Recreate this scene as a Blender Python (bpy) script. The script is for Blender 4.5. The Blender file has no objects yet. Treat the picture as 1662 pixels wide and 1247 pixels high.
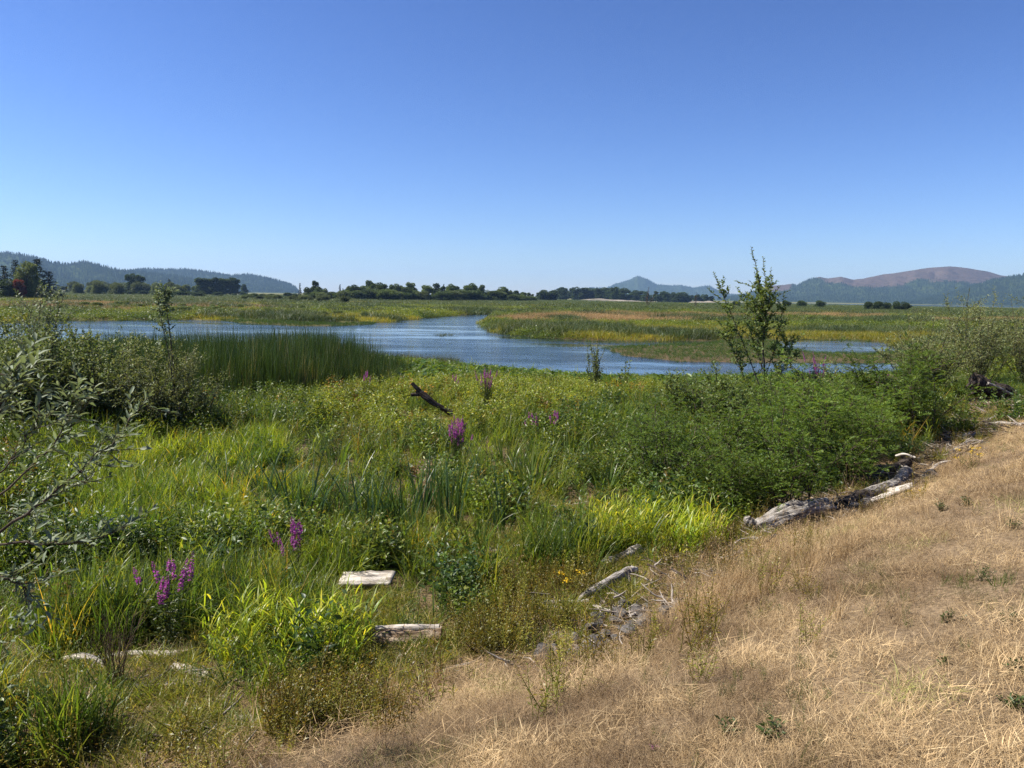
import bpy, math, random
import numpy as np
from mathutils import Matrix, Vector

rng = np.random.default_rng(11)
random.seed(11)
SC = bpy.context.scene
COL = SC.collection

# ------------------------------------------------------------------ camera
EYE = 4.25
PITCH, ROLL = math.radians(6.5), math.radians(1.0)
cam_d = bpy.data.cameras.new('camera')
cam_d.sensor_width = 36.0
cam_d.lens = 36.0 * 1250 / 1662
cam_d.clip_start = 0.05
cam_d.clip_end = 30000
cam = bpy.data.objects.new('camera', cam_d)
COL.objects.link(cam)
cam.matrix_world = Matrix.Translation((0, 0, EYE)) @ Matrix.Rotation(math.radians(90) - PITCH, 4, 'X') @ Matrix.Rotation(ROLL, 4, 'Z')
SC.camera = cam

# ------------------------------------------------------------------ sky and sun
SUN_AZ, SUN_EL = math.radians(-88), math.radians(49)      # ahead and to the left
world = bpy.data.worlds.new('World')
SC.world = world
world.use_nodes = True
wn = world.node_tree
wn.nodes.clear()
sky = wn.nodes.new('ShaderNodeTexSky')
sky.sky_type = 'NISHITA'
sky.sun_disc = False
sky.sun_elevation = SUN_EL
sky.sun_rotation = SUN_AZ
sky.altitude = 0
sky.air_density = 1.0
sky.dust_density = 0.1
sky.ozone_density = 3.0
gm = wn.nodes.new('ShaderNodeGamma')                       # camera-like contrast of a deep blue summer sky
gm.inputs['Gamma'].default_value = 1.3
tn = wn.nodes.new('ShaderNodeMix')
tn.data_type = 'RGBA'; tn.blend_type = 'MULTIPLY'
tn.inputs[0].default_value = 1.0
tn.inputs[7].default_value = (0.48, 0.53, 0.72, 1)
bg = wn.nodes.new('ShaderNodeBackground')
bg.inputs['Strength'].default_value = 0.056
wo = wn.nodes.new('ShaderNodeOutputWorld')
wn.links.new(sky.outputs[0], gm.inputs['Color'])
wn.links.new(gm.outputs[0], tn.inputs[6])
wn.links.new(tn.outputs[2], bg.inputs['Color'])
wn.links.new(bg.outputs[0], wo.inputs['Surface'])

sun_d = bpy.data.lights.new('sun', 'SUN')
sun_d.energy = 5.0
sun_d.angle = math.radians(0.53)
sun_d.color = (1.0, 0.95, 0.86)
sun = bpy.data.objects.new('sun', sun_d)
COL.objects.link(sun)
sdir = Vector((math.sin(SUN_AZ) * math.cos(SUN_EL), math.cos(SUN_AZ) * math.cos(SUN_EL), math.sin(SUN_EL)))
sun.rotation_euler = sdir.to_track_quat('Z', 'Y').to_euler()
sun.location = sdir * 50

vs = SC.view_settings
vs.view_transform = 'Standard'
vs.look = 'None'
vs.exposure = 1.12
vs.gamma = 1.0
vs.use_curve_mapping = False
SC.render.film_transparent = False
cy = SC.cycles
cy.max_bounces = 4
cy.diffuse_bounces = 1
cy.glossy_bounces = 3
cy.transmission_bounces = 2
cy.transparent_max_bounces = 6
cy.volume_bounces = 0
cy.caustics_reflective = False
cy.caustics_refractive = False
cy.sample_clamp_indirect = 6
cy.use_adaptive_sampling = True
cy.adaptive_threshold = 0.015
cy.adaptive_min_samples = 32
cy.use_denoising = True
cy.denoiser = 'OPENIMAGEDENOISE'
cy.denoising_input_passes = 'RGB_ALBEDO_NORMAL'
cy.denoising_prefilter = 'NONE'

# ------------------------------------------------------------------ survey: photograph pixel -> place on a level z
_f = np.array([0, math.cos(PITCH), -math.sin(PITCH)])
_r0 = np.array([1.0, 0, 0])
_u0 = np.cross(_r0, _f)
_r = _r0 * math.cos(ROLL) + _u0 * math.sin(ROLL)
_u = _u0 * math.cos(ROLL) - _r0 * math.sin(ROLL)

def ray(px, py):
    return _f + (px - 831) / 1250 * _r - (py - 623.5) / 1250 * _u

def at(px, py, z=0.5):
    d = ray(px, py)
    t = (z - EYE) / d[2]
    return np.array([d[0] * t, d[1] * t])

def poly(pts, z=0.5):
    return np.array([at(px, py, z) for px, py in pts])

def upto(px, py, y):
    """point on the sight line of a pixel at a given depth y"""
    d = ray(px, py)
    t = y / d[1]
    return np.array([d[0] * t, y, EYE + d[2] * t])

# ------------------------------------------------------------------ noise and geometry helpers
def _hash(ix, iy, seed):
    h = (ix.astype(np.int64) * 374761393 + iy.astype(np.int64) * 668265263 + seed * 1442695041) & 0x7fffffff
    h = ((h ^ (h >> 13)) * 1274126177) & 0x7fffffff
    h = (h ^ (h >> 16)) & 0xffff
    return h / 65535.0

def vnoise(x, y, seed=0):
    x = np.asarray(x, float); y = np.asarray(y, float)
    ix = np.floor(x); iy = np.floor(y)
    fx = x - ix; fy = y - iy
    fx = fx * fx * (3 - 2 * fx); fy = fy * fy * (3 - 2 * fy)
    a = _hash(ix, iy, seed); b = _hash(ix + 1, iy, seed)
    c = _hash(ix, iy + 1, seed); d = _hash(ix + 1, iy + 1, seed)
    return (a * (1 - fx) + b * fx) * (1 - fy) + (c * (1 - fx) + d * fx) * fy

def fbm(x, y, seed=0, o=4):
    s = 0; a = 0.5; n = 0
    for i in range(o):
        s = s + a * vnoise(x * 2 ** i, y * 2 ** i, seed + i * 17)
        n += a; a *= 0.5
    return s / n

def sstep(a, b, x):
    t = np.clip((x - a) / (b - a), 0, 1)
    return t * t * (3 - 2 * t)

def inpoly(x, y, P):
    x = np.asarray(x); y = np.asarray(y)
    r = np.zeros(x.shape, bool)
    n = len(P)
    for i in range(n):
        x0, y0 = P[i]; x1, y1 = P[(i + 1) % n]
        if y0 == y1:
            continue
        c = ((y0 > y) != (y1 > y)) & (x < (x1 - x0) * (y - y0) / (y1 - y0) + x0)
        r ^= c
    return r

def dist_line(x, y, P, closed=False):
    """distance to a polyline and the side (+ = left of travel)"""
    best = np.full(np.shape(x), 1e12); side = np.zeros(np.shape(x))
    n = len(P) if closed else len(P) - 1
    for i in range(n):
        ax, ay = P[i]; bx, by = P[(i + 1) % len(P)]
        dx, dy = bx - ax, by - ay
        L2 = dx * dx + dy * dy
        t = np.clip(((x - ax) * dx + (y - ay) * dy) / L2, 0, 1)
        ex = x - ax - t * dx; ey = y - ay - t * dy
        d2 = ex * ex + ey * ey
        m = d2 < best
        best = np.where(m, d2, best)
        side = np.where(m, dx * (y - ay) - dy * (x - ax), side)
    return np.sqrt(best), np.sign(side)

# toe of the dike, where the driftwood lies
TOE = np.array([(-60, -24), (-25, -9), (-9, 0.8), (-4.4, 3.9), (-3.0, 5.0), (-1.9, 5.95), (-0.9, 6.75), (0.47, 7.5), (1.74, 8.93), (4.54, 12.2), (7.1, 14.5),
                (10.6, 18.3), (17.8, 26.5), (40, 51), (120, 140)], float)
# open water of the slough
SLOUGH = poly([(-900, 528), (-300, 524), (0, 522), (120, 521), (280, 519), (420, 521), (540, 524), (600, 524), (640, 521), (690, 516), (740, 512), (800, 509.5), (808, 511),
               (803, 516), (785, 525), (789, 533), (815, 541), (880, 549), (960, 553), (1060, 554), (1150, 554), (1230, 553), (1290, 551),
               (1400, 552), (1450, 557), (1490, 575), (1510, 600), (1490, 624), (1300, 629), (1100, 629), (1000, 626), (900, 618), (820, 612),
               (740, 604), (640, 597), (560, 594), (300, 577), (0, 570), (-300, 568), (-900, 566)], 0.0)
FARPOND = poly([(366, 478), (404, 478.6), (401, 482.5), (372, 482)], 0.0)
SPIT = poly([(975, 565), (1040, 561), (1130, 558.5), (1190, 552), (1250, 551), (1264, 556), (1275, 566), (1330, 573), (1400, 575), (1450, 572), (1520, 570), (1520, 596), (1440, 590), (1340, 591), (1250, 590), (1100, 588), (1010, 578)], 0.0)
SPIT_LEFT = poly([(330, 516), (430, 520), (500, 525), (545, 526), (612, 523.5), (606, 527), (540, 530), (470, 529.5), (390, 525)], 0.0)
RIVER = np.array([(30, 640), (150, 690), (330, 900), (1100, 1500), (6500, 5600), (6500, 6400), (1500, 2600), (300, 1250), (60, 790), (25, 700)], float)

def ground(x, y):
    x = np.asarray(x, float); y = np.asarray(y, float)
    d, s = dist_line(x, y, TOE)
    sd = d * s                                                # + = marsh side
    marsh = 0.34 + 0.22 * (fbm(x * 0.16, y * 0.16, 3) - 0.5) + 0.10 * (fbm(x * 0.9, y * 0.9, 5) - 0.5)
    marsh = marsh + 0.36 * np.exp(-np.maximum(sd, 0) / 4.5)
    up = np.maximum(-sd, 0)
    dike = 1.95 * (1 - np.exp(-(up / 3.1) ** 1.5)) + 0.10 * (fbm(x * 0.8, y * 0.8, 9) - 0.5) * sstep(0, 1, up)
    z = marsh + dike
    near = (np.abs(x) < 400) & (y < 260) & (y > 15)
    for P, w, deep in ((SLOUGH, 2.2, 0.7), (FARPOND, 15, 0.6), (RIVER, 25, 0.8)):
        d, _ = dist_line(x, y, P, True)
        i = inpoly(x, y, P)
        z = np.where(i, -deep * sstep(0, w * 1.5, d) - 0.02, z * sstep(-w * 0.15, w, d) + -0.02 * (1 - sstep(-w * 0.15, w, d)))
    for P in (SPIT, SPIT_LEFT):
        d, _ = dist_line(x, y, P, True)
        z = np.where(inpoly(x, y, P), np.maximum(z, -0.02 + 0.14 * sstep(0, 2.0, d) + 0.1 * (fbm(x * 0.4, y * 0.4, 13) - 0.5)), z)
    return z

# ------------------------------------------------------------------ fast mesh building
class MB:
    def __init__(self):
        self.v = []; self.f = []; self.av = []; self.ar = []; self.n = 0
    def add(self, verts, faces, v=None, r=None):
        verts = np.asarray(verts, float).reshape(-1, 3)
        faces = np.asarray(faces, np.int64)
        k = len(verts)
        self.v.append(verts); self.f.append(faces + self.n)
        self.av.append(np.zeros(k) if v is None else np.broadcast_to(np.asarray(v, float), (k,)).copy())
        self.ar.append(np.zeros(k) if r is None else np.broadcast_to(np.asarray(r, float), (k,)).copy())
        self.n += k
        return self
    def mesh(self, name, mat, smooth=False, mats=None):
        me = bpy.data.meshes.new(name)
        V = np.concatenate(self.v) if self.v else np.zeros((0, 3))
        sizes = np.concatenate([np.full(len(f), f.shape[1]) for f in self.f]) if self.f else np.zeros(0, int)
        loops = np.concatenate([f.ravel() for f in self.f]) if self.f else np.zeros(0, int)
        me.vertices.add(len(V)); me.vertices.foreach_set('co', V.ravel())
        me.loops.add(len(loops)); me.loops.foreach_set('vertex_index', loops.astype(np.int32))
        me.polygons.add(len(sizes))
        me.polygons.foreach_set('loop_start', np.concatenate([[0], np.cumsum(sizes)[:-1]]).astype(np.int32))
        me.polygons.foreach_set('loop_total', sizes.astype(np.int32))
        if smooth:
            me.polygons.foreach_set('use_smooth', np.ones(len(sizes), bool))
        for nm, arr in (('v', self.av), ('r', self.ar)):
            a = me.attributes.new(nm, 'FLOAT', 'POINT')
            a.data.foreach_set('value', np.concatenate(arr).astype(np.float32))
        me.update(calc_edges=True)
        if mat is not None:
            me.materials.append(mat)
        return me
    def build(self, name, mat, parent=None, smooth=False, **props):
        return link(name, self.mesh(name, mat, smooth), parent, **props)

def link(name, me, parent=None, **props):
    o = bpy.data.objects.new(name, me)
    COL.objects.link(o)
    if parent is not None:
        o.parent = parent
    for k, v in props.items():
        o[k] = v
    return o

def thing(name, label, cat, loc=(0, 0, 0), rz=0.0, s=1.0, group=None):
    o = bpy.data.objects.new(name, None)
    COL.objects.link(o)
    o.location = loc; o.rotation_euler = (0, 0, rz); o.scale = (s, s, s)
    o.empty_display_size = 0.2
    o['label'] = label; o['category'] = cat
    if group: o['group'] = group
    return o

def dup(src, loc, rz, s, label=None):
    """copy a thing with its parts and their sub-parts"""
    o = src.copy(); COL.objects.link(o)
    o.location = loc; o.rotation_euler = (0, 0, rz); o.scale = (s, s, s) if np.isscalar(s) else s
    if label: o['label'] = label
    for ch in KIDS.get(src.name, []):
        c = ch.copy(); COL.objects.link(c); c.parent = o
        for g in KIDS.get(ch.name, []):
            d = g.copy(); COL.objects.link(d); d.parent = c
    return o
KIDS = {}
def kids(o):
    KIDS[o.name] = [c for c in COL.objects if c.parent == o]
    for c in KIDS[o.name]:
        KIDS[c.name] = [d for d in COL.objects if d.parent == c]
    return o

def unit(a):
    return a / np.maximum(np.linalg.norm(a, axis=-1, keepdims=True), 1e-9)

def ribbons(mb, base, az, H, W, lean, bend, segs=4, twist=None, taper=1.0, flatw=0.0, vmax=1.0):
    """n curved tapering blades; base (n,3), the rest scalars or (n,)"""
    n = len(base)
    B = lambda a: np.broadcast_to(np.asarray(a, float), (n,))
    az, H, W, lean, bend = map(B, (az, H, W, lean, bend))
    t = np.linspace(0, 1, segs + 1)
    tm = (t[1:] + t[:-1]) / 2
    ang = lean[:, None] + bend[:, None] * tm[None] ** 1.4
    ds = (H / segs)[:, None]
    hx = np.concatenate([np.zeros((n, 1)), np.cumsum(np.sin(ang) * ds, 1)], 1)
    hz = np.concatenate([np.zeros((n, 1)), np.cumsum(np.cos(ang) * ds, 1)], 1)
    c, s = np.cos(az)[:, None], np.sin(az)[:, None]
    C = np.stack([base[:, 0:1] + hx * c, base[:, 1:2] + hx * s, base[:, 2:3] + hz], -1)
    tw = rng.uniform(-1.2, 1.2, n) if twist is None else B(twist)
    sa = az + math.pi / 2 + tw
    side = np.stack([np.cos(sa), np.sin(sa), np.zeros(n)], -1)[:, None, :]
    prof = (1 - t ** (1.6 * taper)) * (0.55 + 0.45 * np.minimum(1, t * 4 + flatw))
    prof = np.maximum(prof, 0.04)
    w = W[:, None] * prof[None] * 0.5
    V = np.stack([C - side * w[..., None], C + side * w[..., None]], 2)     # n, segs+1, 2, 3
    idx = np.arange(n * (segs + 1) * 2).reshape(n, segs + 1, 2)
    F = np.stack([idx[:, :-1, 0], idx[:, :-1, 1], idx[:, 1:, 1], idx[:, 1:, 0]], -1).reshape(-1, 4)
    r = np.repeat(rng.random(n), (segs + 1) * 2)
    v = np.tile(np.repeat(t * vmax, 2), n)
    mb.add(V, F, v, r)
    return C

LEAF_NEAR = (np.array([(0, 0, 0), (0.28, 0.36, 0.06), (0.28, 0, 0), (0.28, -0.36, 0.06), (0.66, 0.34, 0.02), (0.66, 0, -0.05), (0.66, -0.34, 0.02), (1, 0, -0.14)]),
             np.array([(0, 2, 1, 1), (0, 3, 2, 2), (2, 5, 4, 1), (3, 6, 5, 2), (5, 7, 4, 4), (6, 7, 5, 5)]))
def _tri(fs):
    return fs
LEAF_FAR = (np.array([(0, 0, 0), (0.5, 0.5, 0.10), (0.5, -0.5, 0.10), (1, 0, -0.06)]), np.array([(0, 2, 3, 1)]))
LEAF_MID_V = np.array([(0, 0, 0), (0.45, 0.5, 0.12), (0.5, 0, 0), (0.45, -0.5, 0.12), (1, 0, -0.1)])
LEAF_MID_T = np.array([(0, 2, 1), (0, 3, 2), (2, 4, 1), (3, 4, 2)])

def leaves(mb, pos, dirs, L, W, kind='far', nrm=None, r=None):
    """n leaves starting at pos and pointing along dirs"""
    n = len(pos)
    if n == 0:
        return
    L = np.broadcast_to(np.asarray(L, float), (n,)); W = np.broadcast_to(np.asarray(W, float), (n,))
    d = unit(dirs)
    if nrm is None:
        nrm = np.array([0, 0, 1.0]) + rng.normal(0, 0.55, (n, 3))
    y = unit(np.cross(nrm, d))
    z = np.cross(d, y)
    if kind == 'near':
        T = LEAF_NEAR[0]
        tri = []
        for q in LEAF_NEAR[1]:
            tri.append((q[0], q[1], q[2])) if q[2] == q[3] else tri.extend([(q[0], q[1], q[2]), (q[0], q[2], q[3])])
        Fc = np.array(tri)
    elif kind == 'mid':
        T, Fc = LEAF_MID_V, LEAF_MID_T
    else:
        T, Fc = LEAF_FAR
    V = pos[:, None, :] + T[None, :, 0:1] * (d * L[:, None])[:, None, :] + T[None, :, 1:2] * (y * W[:, None])[:, None, :] + T[None, :, 2:3] * (z * L[:, None])[:, None, :]
    k = len(T)
    F = (Fc[None] + (np.arange(n) * k)[:, None, None]).reshape(-1, Fc.shape[1])
    rr = rng.random(n) if r is None else r
    mb.add(V, F, np.tile(T[:, 0], n), np.repeat(rr, k))

def tube(mb, pts, rad, sides=5, cap=True, r=0.0, rough=0.0, seed=0, flute=0.0, twist=0.0):
    pts = np.asarray(pts, float); n = len(pts)
    rad = np.broadcast_to(np.asarray(rad, float), (n,))
    tan = unit(np.gradient(pts, axis=0))
    ref = np.where(np.abs(tan[:, 2:3]) > 0.9, np.array([[1.0, 0, 0]]), np.array([[0, 0, 1.0]]))
    a = unit(np.cross(tan, ref)); b = np.cross(tan, a)
    th = np.linspace(0, 2 * math.pi, sides, endpoint=False)
    R = rad[:, None] * np.ones((1, sides))
    if rough:
        u = np.arange(n)[:, None] * 0.35; vv = np.cos(th)[None] * 1.6; ww = np.sin(th)[None] * 1.6
        R = R * (1 + rough * (2 * fbm(u + vv + seed, ww + seed * 3.1 + u * 0.3, seed, 3) - 1))
    if flute:
        ph = th[None] + twist * np.linspace(0, 1, n)[:, None]
        g = 0.5 * np.abs(np.sin(2.5 * ph + seed)) + 0.3 * np.abs(np.sin(4.0 * ph + 2.1 * seed + 3 * fbm(np.linspace(0, 4, n)[:, None] + 0 * ph, 0 * ph + seed, seed, 2))) + 0.2 * np.abs(np.sin(9 * ph + seed * 0.7))
        R = R * (1 - flute + 1.5 * flute * g)
    V = pts[:, None, :] + R[..., None] * (np.cos(th)[None, :, None] * a[:, None, :] + np.sin(th)[None, :, None] * b[:, None, :])
    i = np.arange(n * sides).reshape(n, sides)
    j = np.roll(i, -1, 1)
    F = np.stack([i[:-1], j[:-1], j[1:], i[1:]], -1).reshape(-1, 4)
    mb.add(V, F, np.repeat(np.linspace(0, 1, n), sides), r)
    if cap:
        base = mb.n
        V2 = np.concatenate([V[0] , V[-1], pts[:1], pts[-1:]])
        k = np.arange(sides); kn = np.roll(k, -1)
        F2 = np.concatenate([np.stack([kn, k, np.full(sides, 2 * sides)], -1), np.stack([k + sides, kn + sides, np.full(sides, 2 * sides + 1)], -1)])
        mb.add(V2, F2, 1.0, r)

def shoot(p, d, L, n=7, wander=0.12, up=0.0):
    p = np.asarray(p, float); d = unit(np.asarray(d, float))
    out = [p]
    for i in range(n):
        d = unit(d + rng.normal(0, wander, 3) + np.array([0, 0, up]))
        p = p + d * (L / n)
        out.append(p)
    return np.array(out)

def along(pl, t):
    """points and tangents on a polyline at parameters t in 0..1"""
    k = np.clip(np.asarray(t) * (len(pl) - 1), 0, len(pl) - 1.0001)
    i = k.astype(int); f = (k - i)[:, None]
    return pl[i] * (1 - f) + pl[i + 1] * f, unit(pl[i + 1] - pl[i])

# ------------------------------------------------------------------ materials
def mat_new(name):
    m = bpy.data.materials.new(name)
    m.use_nodes = True
    nt = m.node_tree
    nt.nodes.clear()
    out = nt.nodes.new('ShaderNodeOutputMaterial')
    return m, nt, out

def nd(nt, t, **kw):
    n = nt.nodes.new(t)
    for k, v in kw.items():
        setattr(n, k, v)
    return n

def ramp(nt, cols, interp='LINEAR', pos=None):
    n = nt.nodes.new('ShaderNodeValToRGB')
    e = n.color_ramp.elements
    while len(e) < len(cols):
        e.new(0.5)
    for i, c in enumerate(cols):
        e[i].position = (i / max(1, len(cols) - 1)) if pos is None else pos[i]
        e[i].color = (*c, 1)
    n.color_ramp.interpolation = interp
    return n

def mixc(nt, a, b, fac, mode='MIX'):
    n = nt.nodes.new('ShaderNodeMix')
    n.data_type = 'RGBA'; n.blend_type = mode; n.clamp_factor = True
    if hasattr(fac, 'is_linked'): nt.links.new(fac, n.inputs[0])
    else: n.inputs[0].default_value = fac
    for s, i in ((a, 6), (b, 7)):
        if hasattr(s, 'is_linked'): nt.links.new(s, n.inputs[i])
        else: n.inputs[i].default_value = (*s, 1)
    return n.outputs[2]

def foliage(name, cols, transl=0.35, rough=0.5, spec=0.25, tip=None, tint=False, vary=0.3, warm=(1.25, 1.15, 0.6)):
    """leaf material: colour varies from leaf to leaf (r), towards the tip (v), and by plant"""
    m, nt, out = mat_new(name)
    ar = nd(nt, 'ShaderNodeAttribute', attribute_name='r')
    rp = ramp(nt, cols)
    nt.links.new(ar.outputs['Fac'], rp.inputs[0])
    c = rp.outputs[0]
    if tip is not None:
        av = nd(nt, 'ShaderNodeAttribute', attribute_name='v')
        mp = nd(nt, 'ShaderNodeMapRange')
        mp.inputs['From Min'].default_value = 0.45
        mp.inputs['To Max'].default_value = 0.8
        nt.links.new(av.outputs['Fac'], mp.inputs['Value'])
        c = mixc(nt, c, tip, mp.outputs[0])
    if tint:
        at_ = nd(nt, 'ShaderNodeAttribute', attribute_name='tint', attribute_type='INSTANCER')
        c = mixc(nt, c, at_.outputs['Color'], 1.0, 'MULTIPLY')
    oi = nd(nt, 'ShaderNodeObjectInfo')
    mr = nd(nt, 'ShaderNodeMapRange')
    mr.inputs['To Min'].default_value = 1 - vary
    mr.inputs['To Max'].default_value = 1 + vary
    nt.links.new(oi.outputs['Random'], mr.inputs['Value'])
    h = nd(nt, 'ShaderNodeHueSaturation')
    nt.links.new(mr.outputs[0], h.inputs['Value'])
    nt.links.new(c, h.inputs['Color'])
    c = h.outputs[0]
    p = nd(nt, 'ShaderNodeBsdfPrincipled')
    p.inputs['Roughness'].default_value = rough
    p.inputs['Specular IOR Level'].default_value = spec
    nt.links.new(c, p.inputs['Base Color'])
    if transl > 0:
        tr = nd(nt, 'ShaderNodeBsdfTranslucent')
        tc = mixc(nt, c, warm, 1.0, 'MULTIPLY')
        nt.links.new(tc, tr.inputs['Color'])
        ms = nd(nt, 'ShaderNodeMixShader')
        ms.inputs[0].default_value = transl
        nt.links.new(p.outputs[0], ms.inputs[1]); nt.links.new(tr.outputs[0], ms.inputs[2])
        nt.links.new(ms.outputs[0], out.inputs['Surface'])
    else:
        nt.links.new(p.outputs[0], out.inputs['Surface'])
    return m

def wood(name, cols, scale=(6, 6, 60), rough=0.85, bump=0.5):
    """weathered wood: long grain along local X of the generated coordinates, checks and stains"""
    m, nt, out = mat_new(name)
    tc = nd(nt, 'ShaderNodeTexCoord')
    mp = nd(nt, 'ShaderNodeMapping')
    mp.inputs['Scale'].default_value = scale
    nt.links.new(tc.outputs['Object'], mp.inputs['Vector'])
    n1 = nd(nt, 'ShaderNodeTexNoise'); n1.inputs['Scale'].default_value = 1.0; n1.inputs['Detail'].default_value = 8; n1.inputs['Roughness'].default_value = 0.65
    nt.links.new(mp.outputs[0], n1.inputs['Vector'])
    n2 = nd(nt, 'ShaderNodeTexNoise'); n2.inputs['Scale'].default_value = 7.0; n2.inputs['Detail'].default_value = 5
    nt.links.new(tc.outputs['Object'], n2.inputs['Vector'])
    rp = ramp(nt, cols, pos=np.linspace(0.37, 0.63, len(cols)))
    nt.links.new(n1.outputs[0], rp.inputs[0])
    rp2 = ramp(nt, [(0.4, 0.34, 0.28), (1, 1, 1)], pos=[0.30, 0.5])
    nt.links.new(n2.outputs[0], rp2.inputs[0])
    c = mixc(nt, rp.outputs[0], rp2.outputs[0], 0.75, 'MULTIPLY')
    p = nd(nt, 'ShaderNodeBsdfPrincipled')
    p.inputs['Roughness'].default_value = rough
    p.inputs['Specular IOR Level'].default_value = 0.15
    nt.links.new(c, p.inputs['Base Color'])
    b = nd(nt, 'ShaderNodeBump'); b.inputs['Strength'].default_value = bump; b.inputs['Distance'].default_value = 0.04
    nt.links.new(n1.outputs[0], b.inputs['Height'])
    nt.links.new(b.outputs[0], p.inputs['Normal'])
    nt.links.new(p.outputs[0], out.inputs['Surface'])
    return m

# ground ---------------------------------------------------------------
def make_ground_mat():
    m, nt, out = mat_new('ground_soil')
    at_ = nd(nt, 'ShaderNodeAttribute', attribute_name='cover')
    geo = nd(nt, 'ShaderNodeNewGeometry')
    def noise(s, d=6, r=0.6):
        n = nd(nt, 'ShaderNodeTexNoise'); n.inputs['Scale'].default_value = s; n.inputs['Detail'].default_value = d; n.inputs['Roughness'].default_value = r
        nt.links.new(geo.outputs['Position'], n.inputs['Vector'])
        return n
    n1 = noise(1.2); n2 = noise(24, 8, 0.7); n3 = noise(0.02, 5)
    straw = ramp(nt, [(0.06, 0.042, 0.026), (0.17, 0.12, 0.07), (0.29, 0.21, 0.125)], pos=[0.3, 0.5, 0.7])
    nt.links.new(n2.outputs[0], straw.inputs[0])
    soil = ramp(nt, [(0.03, 0.022, 0.013), (0.085, 0.06, 0.033), (0.17, 0.12, 0.065)], pos=[0.3, 0.5, 0.7])
    nt.links.new(n2.outputs[0], soil.inputs[0])
    far = ramp(nt, [(0.06, 0.075, 0.02), (0.12, 0.115, 0.035), (0.19, 0.15, 0.06)], pos=[0.35, 0.5, 0.68])
    nt.links.new(n3.outputs[0], far.inputs[0])
    sep = nd(nt, 'ShaderNodeSeparateColor')
    nt.links.new(at_.outputs['Color'], sep.inputs[0])
    c = mixc(nt, soil.outputs[0], straw.outputs[0], sep.outputs[0])
    c = mixc(nt, c, far.outputs[0], sep.outputs[1])
    gr = ramp(nt, [(0.10, 0.09, 0.08), (0.24, 0.22, 0.19), (0.36, 0.34, 0.30)], pos=[0.35, 0.5, 0.65])
    n4 = noise(60, 3, 0.5)
    nt.links.new(n4.outputs[0], gr.inputs[0])
    c = mixc(nt, c, gr.outputs[0], sep.outputs[2])
    p = nd(nt, 'ShaderNodeBsdfPrincipled')
    p.inputs['Roughness'].default_value = 0.95
    p.inputs['Specular IOR Level'].default_value = 0.1
    nt.links.new(c, p.inputs['Base Color'])
    b = nd(nt, 'ShaderNodeBump'); b.inputs['Strength'].default_value = 0.6; b.inputs['Distance'].default_value = 0.03
    nt.links.new(n2.outputs[0], b.inputs['Height'])
    nt.links.new(b.outputs[0], p.inputs['Normal'])
    nt.links.new(p.outputs[0], out.inputs['Surface'])
    return m

def make_water_mat():
    m, nt, out = mat_new('slough_water')
    geo = nd(nt, 'ShaderNodeNewGeometry')
    def nz(scale, det, stretch):
        mp = nd(nt, 'ShaderNodeMapping')
        mp.inputs['Scale'].default_value = stretch
        mp.inputs['Rotation'].default_value = (0, 0, math.radians(20))
        nt.links.new(geo.outputs['Position'], mp.inputs['Vector'])
        n = nd(nt, 'ShaderNodeTexNoise'); n.inputs['Scale'].default_value = scale; n.inputs['Detail'].default_value = det; n.inputs['Roughness'].default_value = 0.6
        nt.links.new(mp.outputs[0], n.inputs['Vector'])
        return n
    w1 = nz(2.6, 4, (0.6, 1.0, 1)); w2 = nz(0.09, 3, (0.5, 1.4, 1))
    pat = ramp(nt, [(0.04, 0.04, 0.04), (1, 1, 1)], pos=[0.40, 0.62])
    nt.links.new(w2.outputs[0], pat.inputs[0])
    b = nd(nt, 'ShaderNodeBump'); b.inputs['Distance'].default_value = 0.16
    ml = nd(nt, 'ShaderNodeMath', operation='MULTIPLY'); ml.inputs[1].default_value = 0.55
    nt.links.new(pat.outputs[0], ml.inputs[0])
    nt.links.new(ml.outputs[0], b.inputs['Strength'])
    nt.links.new(w1.outputs[0], b.inputs['Height'])
    p = nd(nt, 'ShaderNodeBsdfPrincipled')
    p.inputs['Base Color'].default_value = (0.012, 0.022, 0.028, 1)
    p.inputs['Roughness'].default_value = 0.06
    p.inputs['IOR'].default_value = 1.333
    nt.links.new(b.outputs[0], p.inputs['Normal'])
    nt.links.new(p.outputs[0], out.inputs['Surface'])
    return m

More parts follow.
